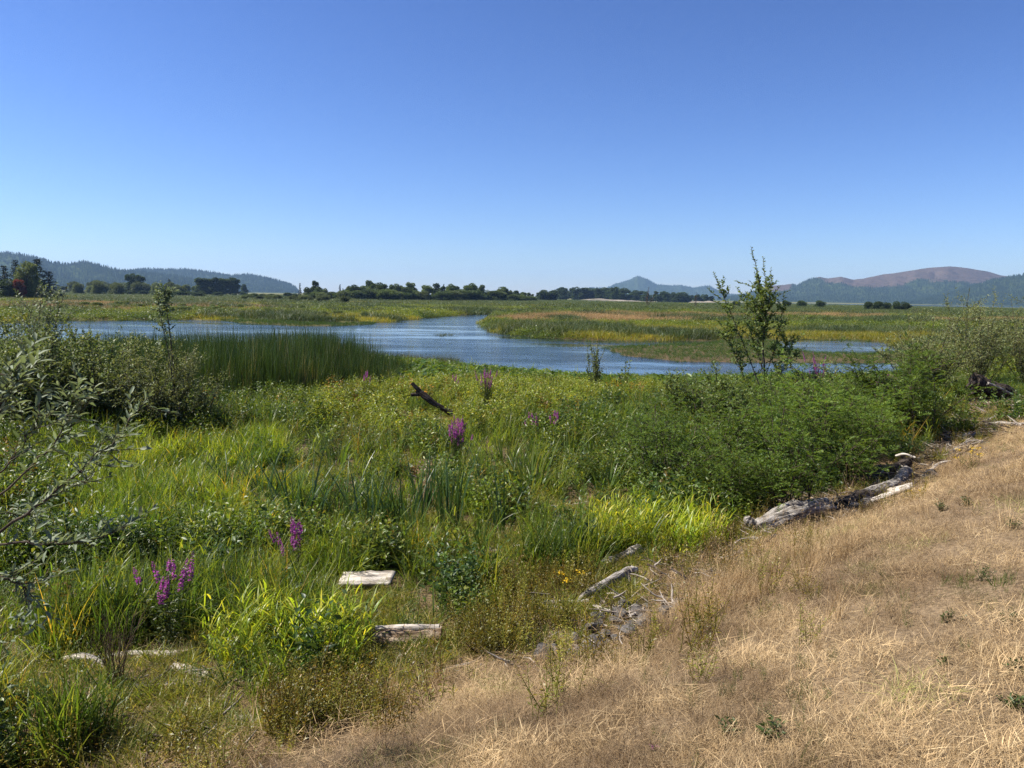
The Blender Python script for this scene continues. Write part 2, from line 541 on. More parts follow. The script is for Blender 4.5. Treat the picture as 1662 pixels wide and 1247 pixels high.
# ------------------------------------------------------------------ ground, water, hills, haze
def build_ground():
    rr = np.concatenate([[0], np.geomspace(0.4, 12, 130), np.geomspace(12.2, 70, 130), np.geomspace(71.5, 9000, 110)])
    a0 = np.radians(np.linspace(35, 145, 380))
    a1 = np.radians(np.linspace(145, 395, 70))[1:-1]
    aa = np.concatenate([a0, a1])
    Rg, Ag = np.meshgrid(rr[1:], aa, indexing='ij')
    X = Rg * np.cos(Ag); Y = Rg * np.sin(Ag)
    Z = ground(X, Y)
    nr, na = X.shape
    V = np.concatenate([np.stack([X, Y, Z], -1).reshape(-1, 3), [[0, 0, float(ground(0.0, 0.0))]]])
    i = np.arange(nr * na).reshape(nr, na); j = np.roll(i, -1, 1)
    F = np.stack([i[:-1], i[1:], j[1:], j[:-1]], -1).reshape(-1, 4)
    mb = MB(); mb.add(V, F)
    k = np.arange(na)
    mb.f.append(np.stack([np.full(na, nr * na), k, np.roll(k, -1)], -1))
    me = mb.mesh('ground', make_ground_mat(), True)
    d, s = dist_line(V[:, 0], V[:, 1], TOE)
    straw = np.where(s < 0, 1.0, np.exp(-d / 1.2) * 0.8) * (1 - 0.9 * np.exp(-(d / 0.45) ** 2))
    R_ = np.hypot(V[:, 0], V[:, 1])
    far = sstep(60, 160, R_)
    grav = sstep(0.66, 0.74, fbm(V[:, 0] * 1.3, V[:, 1] * 1.3, 91, 3) * 0.35 + 0.55 * sstep(0.1, 1.0, V[:, 0] - V[:, 1] + 1.1)) * (R_ < 14)
    col = np.stack([straw, far, grav, np.ones_like(far)], -1).astype(np.float32)
    a = me.attributes.new('cover', 'FLOAT_COLOR', 'POINT')
    a.data.foreach_set('color', col.ravel())
    link('ground', me, kind='structure')

def build_water():
    m = make_water_mat()
    mb = MB()
    x = np.linspace(-700, 700, 29); y = np.concatenate([np.linspace(22, 260, 24), np.geomspace(290, 8000, 20)])
    # one level sheet: it shows only where the ground dips below it
    X, Y = np.meshgrid(x, y, indexing='ij')
    X = X * np.maximum(1, Y / 600)
    i = np.arange(X.size).reshape(X.shape)
    F = np.stack([i[:-1, :-1], i[1:, :-1], i[1:, 1:], i[:-1, 1:]], -1).reshape(-1, 4)
    mb.add(np.stack([X, Y, np.zeros_like(X)], -1), F)
    mb.build('water', m, kind='structure')

def make_hill_mat(name, forest, bare):
    m, nt, out = mat_new(name)
    a = nd(nt, 'ShaderNodeAttribute', attribute_name='r')
    geo = nd(nt, 'ShaderNodeNewGeometry')
    n1 = nd(nt, 'ShaderNodeTexNoise'); n1.inputs['Scale'].default_value = 0.03; n1.inputs['Detail'].default_value = 8; n1.inputs['Roughness'].default_value = 0.7
    nt.links.new(geo.outputs['Position'], n1.inputs['Vector'])
    f = ramp(nt, forest, pos=np.linspace(0.3, 0.7, len(forest)))
    b = ramp(nt, bare, pos=np.linspace(0.3, 0.7, len(bare)))
    nt.links.new(n1.outputs[0], f.inputs[0]); nt.links.new(n1.outputs[0], b.inputs[0])
    c = mixc(nt, f.outputs[0], b.outputs[0], a.outputs['Fac'])
    p = nd(nt, 'ShaderNodeBsdfPrincipled')
    p.inputs['Roughness'].default_value = 1.0; p.inputs['Specular IOR Level'].default_value = 0.0
    nt.links.new(c, p.inputs['Base Color'])
    bp = nd(nt, 'ShaderNodeBump'); bp.inputs['Strength'].default_value = 1.0; bp.inputs['Distance'].default_value = 14
    nt.links.new(n1.outputs[0], bp.inputs['Height']); nt.links.new(bp.outputs[0], p.inputs['Normal'])
    nt.links.new(p.outputs[0], out.inputs['Surface'])
    return m

HILL_TREES = []
def hill(name, outline, D, front, back, mat, seed, barefn=None, trees=0, spur=0.25):
    """a ridge at its true distance D: crest heights surveyed from the skyline, real depth in front and behind"""
    px = np.array([p[0] for p in outline], float); py = np.array([p[1] for p in outline], float)
    n = 420
    q = np.linspace(px[0], px[-1], n); h = np.interp(q, px, py)
    P = np.array([upto(a, b, D) for a, b in zip(q, h)])
    X0, ZC = P[:, 0], np.maximum(P[:, 2], 1)
    t = np.concatenate([np.linspace(-1, 0, 44), np.linspace(0, 1, 16)[1:]])
    T, X = np.meshgrid(t, X0, indexing='ij')
    Yo = np.where(T < 0, T * front, T * back)
    prof = np.where(T < 0, 1 - sstep(0, 1, -T) * 1.04, 1 - sstep(0, 1, T) * 1.04)
    sp = 2 * np.abs(fbm(X / (front * 0.38) + 0.3 * T, T * 1.1 + seed, seed, 4) - 0.5)
    mid = np.sin(np.clip(-T, 0, 1) * math.pi)
    Z = ZC[None] * (prof * (1 - spur * mid * (1 - sp * 2.4))) - 3
    Yw = D + Yo + front * 0.15 * (fbm(X / (front * 0.6), X * 0 + seed, seed + 5, 3) - 0.5)
    Xw = X * (Yw / D)
    Z = Z + 7 * (fbm(Xw / 60, Yw / 60, seed + 2, 4) - 0.5) * (prof > 0.05)
    bare = np.zeros_like(Z) if barefn is None else barefn(X, T, q[None] + 0 * X, Z / np.maximum(ZC[None], 1))
    mb = MB()
    i = np.arange(Z.size).reshape(Z.shape)
    F = np.stack([i[:-1, :-1], i[:-1, 1:], i[1:, 1:], i[1:, :-1]], -1).reshape(-1, 4)
    mb.add(np.stack([Xw, Yw, Z], -1), F, 0, bare.ravel())
    mb.build(name, mat, smooth=True, kind='structure')
    if trees:
        k0 = rng.integers(0, Z.shape[0] - 14, trees); k1 = rng.integers(0, Z.shape[1] - 1, trees)
        f0 = rng.random(trees); f1 = rng.random(trees)
        def bl(A):
            return (A[k0, k1] * (1 - f0) + A[k0 + 1, k1] * f0) * (1 - f1) + (A[k0, k1 + 1] * (1 - f0) + A[k0 + 1, k1 + 1] * f0) * f1
        x, y, z, b = bl(Xw), bl(Yw), bl(Z), bl(bare)
        keep = (rng.random(trees) > b * 1.02) & (z > 2)
        HILL_TREES.append(np.stack([x, y, z - 1], -1)[keep])

def build_hills():
    dark = [(0.016, 0.026, 0.012), (0.034, 0.05, 0.018), (0.062, 0.075, 0.026)]
    m = make_hill_mat('hill_forest', dark, [(0.045, 0.042, 0.028), (0.09, 0.066, 0.05), (0.125, 0.092, 0.07)])
    hill('hill_west', [(-420, 395), (-300, 404), (-150, 398), (-60, 410), (0, 412), (30, 413), (60, 419), (85, 427), (110, 430), (135, 426), (150, 428), (190, 438), (230, 441), (280, 447), (330, 456), (380, 468), (430, 477)], 3000, 900, 700, m, 1, None, 15000, 0.4)
    hill('hill_west_spur', [(130, 462), (170, 446), (200, 440), (215, 438), (240, 436), (270, 438), (300, 436), (320, 438), (345, 442), (368, 447), (385, 446), (402, 445), (422, 448), (450, 455), (470, 461), (480, 467), (486, 475)], 3900, 700, 600, m, 2, None, 9000)
    hill('hill_middle', [(900, 478), (945, 470), (960, 467), (985, 467), (1000, 460), (1020, 455), (1035, 448), (1050, 453), (1066, 462), (1090, 464), (1105, 463), (1125, 467), (1140, 465), (1152, 464), (1163, 470), (1175, 476), (1200, 478), (1235, 480), (1260, 488)], 7000, 1500, 1000, m, 3, None, 6000)
    def bare(X, T, q, zr):
        n = fbm(X / 260, T * 5, 44, 4)
        edge = np.interp(q, [1230, 1245, 1280, 1290, 1318, 1340, 1385, 1420, 1520, 1560, 1600, 1635, 1650], [1.2, 0.55, 0.6, 1.2, 1.1, 0.72, 0.55, 0.42, 0.5, 0.50, 0.58, 0.75, 1.3])
        return sstep(-0.03, 0.03, zr + (n - 0.5) * 0.5 - edge)
    hill('hill_east', [(1150, 490), (1185, 481), (1215, 476), (1235, 467), (1260, 462), (1285, 460), (1293, 463), (1310, 455), (1330, 448), (1345, 451), (1365, 448), (1385, 453), (1400, 451), (1430, 445), (1470, 440), (1500, 435), (1540, 431), (1570, 434), (1600, 440), (1625, 447), (1660, 452), (1740, 452), (1900, 462), (2100, 470)], 4500, 1300, 900, m, 4, bare, 26000, 0.42)
    hill('hill_east_spur', [(1430, 494), (1480, 488), (1540, 475), (1580, 464), (1610, 454), (1640, 449), (1662, 446), (1720, 440), (1820, 438), (1960, 446), (2150, 452)], 3600, 800, 700, m, 6, None, 16000)

def build_haze():
    m, nt, out = mat_new('haze_air')
    v = nd(nt, 'ShaderNodeVolumePrincipled')
    v.inputs['Color'].default_value = (0.40, 0.64, 1.0, 1)
    v.inputs['Density'].default_value = HAZE
    v.inputs['Anisotropy'].default_value = 0.2
    nt.links.new(v.outputs[0], out.inputs['Volume'])
    mb = MB()
    a, b, lo, hi = 9500, 9500, -1.9, 300
    V = [(-a, -b, lo), (a, -b, lo), (a, b, lo), (-a, b, lo), (-a, -b, hi), (a, -b, hi), (a, b, hi), (-a, b, hi)]
    mb.add(V, [(0, 3, 2, 1), (4, 5, 6, 7), (0, 1, 5, 4), (1, 2, 6, 5), (2, 3, 7, 6), (3, 0, 4, 7)])
    mb.build('haze', m, kind='stuff', label='thin blue summer haze over the whole marsh', category='haze')
HAZE = 0.75e-4

build_ground()
build_water()
build_hills()
build_haze()

# ------------------------------------------------------------------ scattering of uncountable cover (grass, weeds, reeds)
_gn = {}
def scatter_tree(coll):
    ng = bpy.data.node_groups.new('scatter', 'GeometryNodeTree')
    ng.interface.new_socket('Geometry', in_out='INPUT', socket_type='NodeSocketGeometry')
    ng.interface.new_socket('Geometry', in_out='OUTPUT', socket_type='NodeSocketGeometry')
    gi = ng.nodes.new('NodeGroupInput'); go = ng.nodes.new('NodeGroupOutput')
    ip = ng.nodes.new('GeometryNodeInstanceOnPoints')
    ci = ng.nodes.new('GeometryNodeCollectionInfo')
    ci.inputs['Collection'].default_value = coll
    ci.inputs['Separate Children'].default_value = True
    ci.inputs['Reset Children'].default_value = True
    def named(nm, dt):
        a = ng.nodes.new('GeometryNodeInputNamedAttribute'); a.data_type = dt
        a.inputs['Name'].default_value = nm
        return a.outputs['Attribute']
    ip.inputs['Pick Instance'].default_value = True
    L = ng.links.new
    L(gi.outputs[0], ip.inputs['Points']); L(ci.outputs[0], ip.inputs['Instance'])
    L(named('idx', 'INT'), ip.inputs['Instance Index'])
    L(named('rot', 'FLOAT_VECTOR'), ip.inputs['Rotation'])
    L(named('scl', 'FLOAT_VECTOR'), ip.inputs['Scale'])
    L(ip.outputs[0], go.inputs[0])
    return ng

def scatter(name, label, cat, srcs, pos, tint, scl=1.0, rz=None, tilt=0.0):
    n = len(pos)
    coll = bpy.data.collections.new(name + '_kinds')
    for i, me in enumerate(srcs):
        o = bpy.data.objects.new('%s_kind_%02d' % (name, i), me)
        coll.objects.link(o)
    me = bpy.data.meshes.new(name)
    me.vertices.add(n)
    me.vertices.foreach_set('co', np.asarray(pos, np.float32).ravel())
    idx = rng.integers(0, len(srcs), n)
    s = np.broadcast_to(np.asarray(scl, float).reshape(-1, 1) if np.ndim(scl) == 1 else np.asarray(scl, float), (n, 3)).astype(np.float32)
    rot = np.stack([rng.normal(0, 1, n) * tilt, rng.normal(0, 1, n) * tilt, rng.uniform(0, 6.283, n) if rz is None else rz], -1).astype(np.float32)
    t4 = np.concatenate([np.broadcast_to(tint, (n, 3)), np.ones((n, 1))], 1).astype(np.float32)
    a = me.attributes.new('idx', 'INT', 'POINT'); a.data.foreach_set('value', idx.astype(np.int32))
    a = me.attributes.new('scl', 'FLOAT_VECTOR', 'POINT'); a.data.foreach_set('vector', np.ascontiguousarray(s).ravel())
    a = me.attributes.new('rot', 'FLOAT_VECTOR', 'POINT'); a.data.foreach_set('vector', rot.ravel())
    a = me.attributes.new('tint', 'FLOAT_COLOR', 'POINT'); a.data.foreach_set('color', t4.ravel())
    o = link(name, me, kind='stuff', label=label, category=cat)
    md = o.modifiers.new('scatter', 'NODES')
    md.node_group = scatter_tree(coll)
    return o

def sector(n, r0, r1, q=0.0, half=47):
    """n places ahead, r0..r1 metres off; cover thins out with distance as r^-q"""
    p = 2 - q
    u = rng.random(n)
    r = (r0 ** p + u * (r1 ** p - r0 ** p)) ** (1 / p) if abs(p) > 1e-6 else r0 * (r1 / r0) ** u
    a = math.pi / 2 + np.radians(rng.uniform(-half, half, n))
    return r * np.cos(a), r * np.sin(a)

def toe_sd(x, y):
    d, s = dist_line(x, y, TOE)
    return d * s

def blend(a, b, t):
    t = np.asarray(t)[:, None]
    return np.asarray(a)[None] * (1 - t) + np.asarray(b)[None] * t

CLEAR = []          # (x, y, radius, how far the growth in front stays low)
def near_wood(x, y, low=True, k=1.0):
    r = np.zeros(np.shape(x), bool)
    for cx, cy, rad, fr in CLEAR:
        dx, dy = x - cx, y - cy
        L = math.hypot(cx, cy); ux, uy = -cx / L, -cy / L          # towards the dike path
        a = dx * ux + dy * uy; b = np.abs(dx * uy - dy * ux)
        r |= (b < rad * k) & (a > -rad * k) & (a < (fr if low else rad * k))
    return r

# ---- kinds of cover
M_STRAW = foliage('straw', [(0.405, 0.297, 0.167), (0.535, 0.407, 0.242), (0.26, 0.188, 0.108), (0.62, 0.505, 0.32)], 0.25, 0.6, 0.2, tint=True, vary=0.2, warm=(1.1, 1.0, 0.8))
M_GRASS = foliage('green_grass', [(0.09, 0.15, 0.02), (0.135, 0.195, 0.025), (0.052, 0.10, 0.02), (0.20, 0.215, 0.045), (0.105, 0.165, 0.022)], 0.58, 0.4, 0.4, tint=True, vary=0.3)
M_WEED = foliage('weed_leaves', [(0.075, 0.12, 0.024), (0.12, 0.165, 0.03), (0.046, 0.08, 0.018), (0.165, 0.175, 0.038)], 0.45, 0.42, 0.4, tint=True, vary=0.25)
M_REED = foliage('reed_blades', [(0.05, 0.082, 0.024), (0.07, 0.108, 0.028), (0.03, 0.055, 0.017), (0.11, 0.125, 0.04)], 0.28, 0.45, 0.3, tint=True, vary=0.3)

def k_straw(n, r, h0, h1, w, lean, bend, seedheads=0):
    mb = MB()
    a = rng.uniform(0, 6.283, n); q = r * np.sqrt(rng.random(n))
    base = np.stack([q * np.cos(a), q * np.sin(a), np.full(n, -0.02)], -1)
    ribbons(mb, base, rng.uniform(0, 6.283, n), rng.uniform(h0, h1, n), w * rng.uniform(0.7, 1.4, n), np.abs(rng.normal(0, lean, n)), rng.uniform(0, bend, n), 4)
    if seedheads:
        b2 = base[:seedheads]
        C = ribbons(mb, b2, rng.uniform(0, 6.283, seedheads), rng.uniform(h1 * 1.1, h1 * 1.6, seedheads), w * 0.7, np.abs(rng.normal(0.1, 0.12, seedheads)), rng.uniform(0, 0.4, seedheads), 4)
        for c in C:
            k = 9
            P, T = along(c, rng.uniform(0.78, 1.0, k))
            leaves(mb, P, T + rng.normal(0, 0.25, (k, 3)), 0.022, 0.007)
    return mb

def k_litter(n, r, l0, l1, w):
    mb = MB()
    a = rng.uniform(0, 6.283, n); q = r * np.sqrt(rng.random(n))
    base = np.stack([q * np.cos(a), q * np.sin(a), rng.uniform(0.0, 0.05, n)], -1)
    ribbons(mb, base, rng.uniform(0, 6.283, n), rng.uniform(l0, l1, n), w * rng.uniform(0.6, 1.6, n), rng.uniform(1.25, 1.65, n), rng.uniform(-0.1, 0.2, n), 3)
    return mb

def k_broad(n, r, h0, h1, w, per=6):
    """leafy culms of a broad-bladed grass"""
    mb = MB()
    a = rng.uniform(0, 6.283, n); q = r * np.sqrt(rng.random(n))
    base = np.stack([q * np.cos(a), q * np.sin(a), np.full(n, -0.03)], -1)
    H = rng.uniform(h0, h1, n)
    C = ribbons(mb, base, rng.uniform(0, 6.283, n), H, 0.006, np.abs(rng.normal(0.08, 0.12, n)), rng.uniform(0, 0.4, n), 4)
    for i in range(n):
        t = np.linspace(0.15, 0.98, per)
        P, T = along(C[i], t)
        az = rng.uniform(0, 6.283) + np.arange(per) * 2.6
        ribbons(mb, P, az, H[i] * rng.uniform(0.3, 0.55, per), w * rng.uniform(0.7, 1.2, per), rng.uniform(0.3, 0.7, per), rng.uniform(0.4, 1.6, per), 4, twist=rng.normal(0, 0.3, per))
    return mb

def k_weed(n, r, h0, h1, L, W, per, kind='mid', droop=0.2):
    mb = MB()
    for i in range(n):
        a = rng.uniform(0, 6.283); q = r * math.sqrt(rng.random())
        pl = shoot((q * math.cos(a), q * math.sin(a), -0.03), (rng.normal(0, 0.25), rng.normal(0, 0.25), 1), rng.uniform(h0, h1), 5, 0.12, 0.1)
        tube(mb, pl, np.linspace(0.005, 0.002, 6), 3, False, r=rng.random())
        t = np.linspace(0.18, 1.0, per) + rng.normal(0, 0.02, per)
        P, T = along(pl, np.clip(t, 0, 1))
        az = np.arange(per) * 2.4 + rng.uniform(0, 6)
        d = np.stack([np.cos(az), np.sin(az), np.full(per, 0.25)], -1) + T * 0.35 + rng.normal(0, 0.2, (per, 3))
        sz = rng.uniform(0.6, 1.15, per) * np.interp(t, [0, 0.5, 1], [1.1, 1.0, 0.55])
        leaves(mb, P + unit(d) * 0.01, d, L * sz, W * sz, kind)
    return mb

def k_cattail(n, r, h0, h1, w, spikes=2):
    mb = MB()
    a = rng.uniform(0, 6.283, n); q = r * np.sqrt(rng.random(n))
    base = np.stack([q * np.cos(a), q * np.sin(a), np.full(n, -0.05)], -1)
    ribbons(mb, base, rng.normal(0.1, 2.0, n), rng.uniform(h0, h1, n), w * rng.uniform(0.6, 1.3, n), np.abs(rng.normal(0.04, 0.05, n)), rng.gamma(1.4, 0.16, n), 6, flatw=1)
    return mb

def k_arrow(n, r, h0, h1, s):
    """wapato: large arrow-shaped blades on long stalks"""
    mb = MB()
    V0 = np.array([(0, 0, 0), (-0.45, 0.30, 0.02), (-0.05, 0.36, 0.05), (0.3, 0.24, 0.05), (0.75, 0, -0.06), (0.3, -0.24, 0.05), (-0.05, -0.36, 0.05), (-0.45, -0.30, 0.02)])
    F0 = np.array([(0, 2, 1), (0, 3, 2), (0, 4, 3), (0, 5, 4), (0, 6, 5), (0, 7, 6)])
    for i in range(n):
        a = rng.uniform(0, 6.283); q = r * math.sqrt(rng.random())
        az = rng.uniform(0, 6.283)
        C = ribbons(mb, np.array([[q * math.cos(a), q * math.sin(a), -0.05]]), az, rng.uniform(h0, h1), 0.014, rng.uniform(0.05, 0.35), 0.3, 4)[0]
        d = unit(np.array([math.cos(az) * 0.8, math.sin(az) * 0.8, rng.uniform(-0.1, 0.9)]))
        y = unit(np.cross(np.array([rng.normal(0, .3), rng.normal(0, .3), 1]), d)); z = np.cross(d, y)
        k = s * rng.uniform(0.7, 1.25)
        mb.add(C[-1] + k * (V0[:, :1] * d + V0[:, 1:2] * y + V0[:, 2:] * z), F0, 0.5, rng.random())
    return mb

def mk(fn, m, k, nm):
    return [fn().mesh('%s_%d' % (nm, i), m) for i in range(k)]

K_STRAW = mk(lambda: k_straw(95, 0.13, 0.03, 0.13, 0.0019, 0.8, 1.4, 0), M_STRAW, 5, 'straw_tuft')
K_STRAWTALL = mk(lambda: k_straw(60, 0.12, 0.22, 0.55, 0.0042, 0.22, 1.1, 8), M_STRAW, 4, 'straw_tall')
K_LITTER = mk(lambda: k_litter(60, 0.35, 0.06, 0.36, 0.0045), M_STRAW, 4, 'litter')
K_GRASS = mk(lambda: k_straw(40, 0.14, 0.22, 0.8, 0.0125, 0.25, 1.8), M_GRASS, 5, 'grass_tuft')
K_BROAD = mk(lambda: k_broad(7, 0.15, 0.35, 0.9, 0.028), M_GRASS, 4, 'broad_grass')
K_WEED = mk(lambda: k_weed(6, 0.19, 0.25, 0.75, 0.11, 0.055, 14), M_WEED, 5, 'weed')
K_WEEDFINE = mk(lambda: k_weed(8, 0.14, 0.2, 0.6, 0.05, 0.014, 22, 'far'), M_WEED, 4, 'weed_fine')
K_CATTAIL = mk(lambda: k_cattail(13, 0.24, 1.2, 2.35, 0.026), M_REED, 5, 'cattail')
K_RUSH = mk(lambda: k_straw(34, 0.2, 0.3, 0.8, 0.007, 0.12, 0.35), M_REED, 4, 'rush')
K_ARROW = mk(lambda: k_arrow(8, 0.28, 0.15, 0.5, 0.24), M_WEED, 4, 'arrowhead')

def k_debris(n):
    mb = MB()
    for i in range(n):
        L = rng.uniform(0.05, 0.4); a = rng.uniform(0, 6.283)
        p0 = np.array([rng.normal(0, 0.2), rng.normal(0, 0.2), rng.uniform(0, 0.04)])
        d = np.array([math.cos(a), math.sin(a), rng.normal(0, 0.15)])
        pl = shoot(p0, d, L, 3, 0.15)
        tube(mb, pl, np.array([1, 0.9, 0.7, 0.3]) * rng.uniform(0.003, 0.016), 5, True, rng.random(), 0.3, int(rng.integers(1, 50)))
    return mb
M_DEBRIS = [wood('debris_%d' % i, c, (8, 8, 8), 0.9, 0.5) for i, c in enumerate(([(0.08, 0.065, 0.05), (0.22, 0.19, 0.155)], [(0.17, 0.14, 0.115), (0.38, 0.33, 0.275)], [(0.03, 0.022, 0.017), (0.10, 0.075, 0.055)]))]
K_DEBRIS = [k_debris(9).mesh('debris_%d' % i, M_DEBRIS[i % 3]) for i in range(9)]

def far_patch(n, r, h0, h1, w, leafy):
    mb = MB()
    a = rng.uniform(0, 6.283, n); q = r * np.sqrt(rng.random(n))
    base = np.stack([q * np.cos(a), q * np.sin(a), np.full(n, -0.1)], -1)
    if leafy:
        base[:, 2] = rng.uniform(0.05, 1, n) * (h1 * (1 - (q / r) ** 2) + 0.15)
        leaves(mb, base, rng.normal(0, 1, (n, 3)) + np.array([0, 0, 0.4]), rng.uniform(0.6, 1.3, n) * w * 2.2, rng.uniform(0.6, 1.3, n) * w * 1.4, 'far')
    else:
        ribbons(mb, base, rng.uniform(0, 6.283, n), rng.uniform(h0, h1, n), w * rng.uniform(0.6, 1.3, n), np.abs(rng.normal(0.08, 0.12, n)), rng.uniform(0, 0.9, n), 3)
    return mb
K_FARGRASS = mk(lambda: far_patch(110, 0.9, 0.4, 1.0, 0.024, False), M_GRASS, 4, 'far_grass')
K_FARREED = mk(lambda: far_patch(110, 0.9, 0.9, 1.9, 0.030, False), M_REED, 4, 'far_reed')
K_FARWEED = mk(lambda: far_patch(260, 0.8, 0.3, 0.9, 0.055, True), M_WEED, 4, 'far_weed')
K_FARSTRAW = mk(lambda: far_patch(110, 0.9, 0.5, 1.1, 0.020, False), M_STRAW, 3, 'far_straw')

# ---- places surveyed from the photograph (outlines of plant stands on the ground)
P_CATTAIL = poly([(270, 655), (420, 660), (520, 650), (600, 628), (660, 612), (630, 602), (560, 592), (420, 588), (300, 588), (120, 592), (40, 610), (150, 640), (240, 640)], 0.4)
P_YELLOW = poly([(500, 690), (620, 712), (760, 712), (880, 690), (1010, 665), (1090, 650), (1090, 630), (900, 622), (700, 622), (600, 630), (540, 650)], 0.4)
P_ARROW = poly([(575, 632), (700, 634), (860, 634), (1050, 644), (1250, 646), (1480, 644), (1490, 622), (1300, 627), (1100, 627), (1000, 624), (900, 616), (820, 610), (740, 602), (640, 595), (575, 597)], 0.1)
P_BRIGHT = poly([(60, 760), (200, 720), (420, 720), (520, 760), (520, 850), (430, 900), (200, 900), (60, 880)], 0.5)
P_TUFT = [poly([(340, 1035), (480, 1020), (610, 1030), (640, 1075), (560, 1105), (400, 1100), (340, 1070)], 0.7),
          poly([(930, 850), (1010, 835), (1170, 850), (1190, 880), (1090, 900), (960, 905)], 0.7)]
P_RED = [poly([(820, 930), (930, 905), (1000, 930), (960, 1000), (900, 1050), (700, 1090), (640, 1080), (720, 1010), (800, 980)], 0.7),
         poly([(915, 672), (985, 672), (985, 648), (915, 648)], 0.4), poly([(1530, 700), (1640, 680), (1640, 655), (1530, 668)], 0.6),
         poly([(560, 740), (640, 740), (640, 690), (560, 690)], 0.4), poly([(250, 720), (330, 720), (330, 690), (250, 690)], 0.4),
         poly([(300, 1260), (520, 1240), (660, 1130), (560, 1120), (420, 1160), (250, 1200)], 0.8)]
P_OPEN = [poly([(610, 800), (720, 830), (720, 740), (640, 735)], 0.5), poly([(800, 860), (1000, 835), (960, 815), (850, 815)], 0.5), poly([(820, 905), (900, 905), (900, 880), (820, 880)], 0.6),
          poly([(-60, 1190), (60, 1200), (200, 1160), (340, 1180), (360, 1120), (330, 1060), (120, 1060), (0, 1120)], 0.75),
          poly([(1200, 870), (1460, 810), (1570, 740), (1680, 680), (1640, 665), (1540, 710), (1400, 780), (1210, 845)], 0.7)]
P_STONES = [poly([(845, 1075), (960, 1070), (1100, 1010), (1120, 985), (1000, 975), (920, 1010)], 0.75)]
P_DRYEDGE = poly([(1080, 1000), (1250, 985), (1400, 930), (1440, 890), (1300, 880), (1120, 920), (1060, 950)], 1.2)
def zone(x, y, P):
    """inside a surveyed stand, with a ragged natural edge"""
    a = np.clip(np.hypot(x, y) / 14, 0.25, 2.2)
    wx = a * 1.5 * (fbm(x * 0.9 / a, y * 0.9 / a, 201, 3) - 0.5); wy = a * 2.2 * (fbm(x * 0.9 / a, y * 0.9 / a, 207, 3) - 0.5)
    return inpoly(x + wx, y + wy, P)
def anyin(x, y, Ps):
    r = np.zeros(x.shape, bool)
    for P in Ps: r |= zone(x, y, P)
    return r

def wet(x, y):
    return inpoly(x, y, SLOUGH)

def pts(x, y, dz=0.0):
    return np.stack([x, y, ground(x, y) + dz], -1)

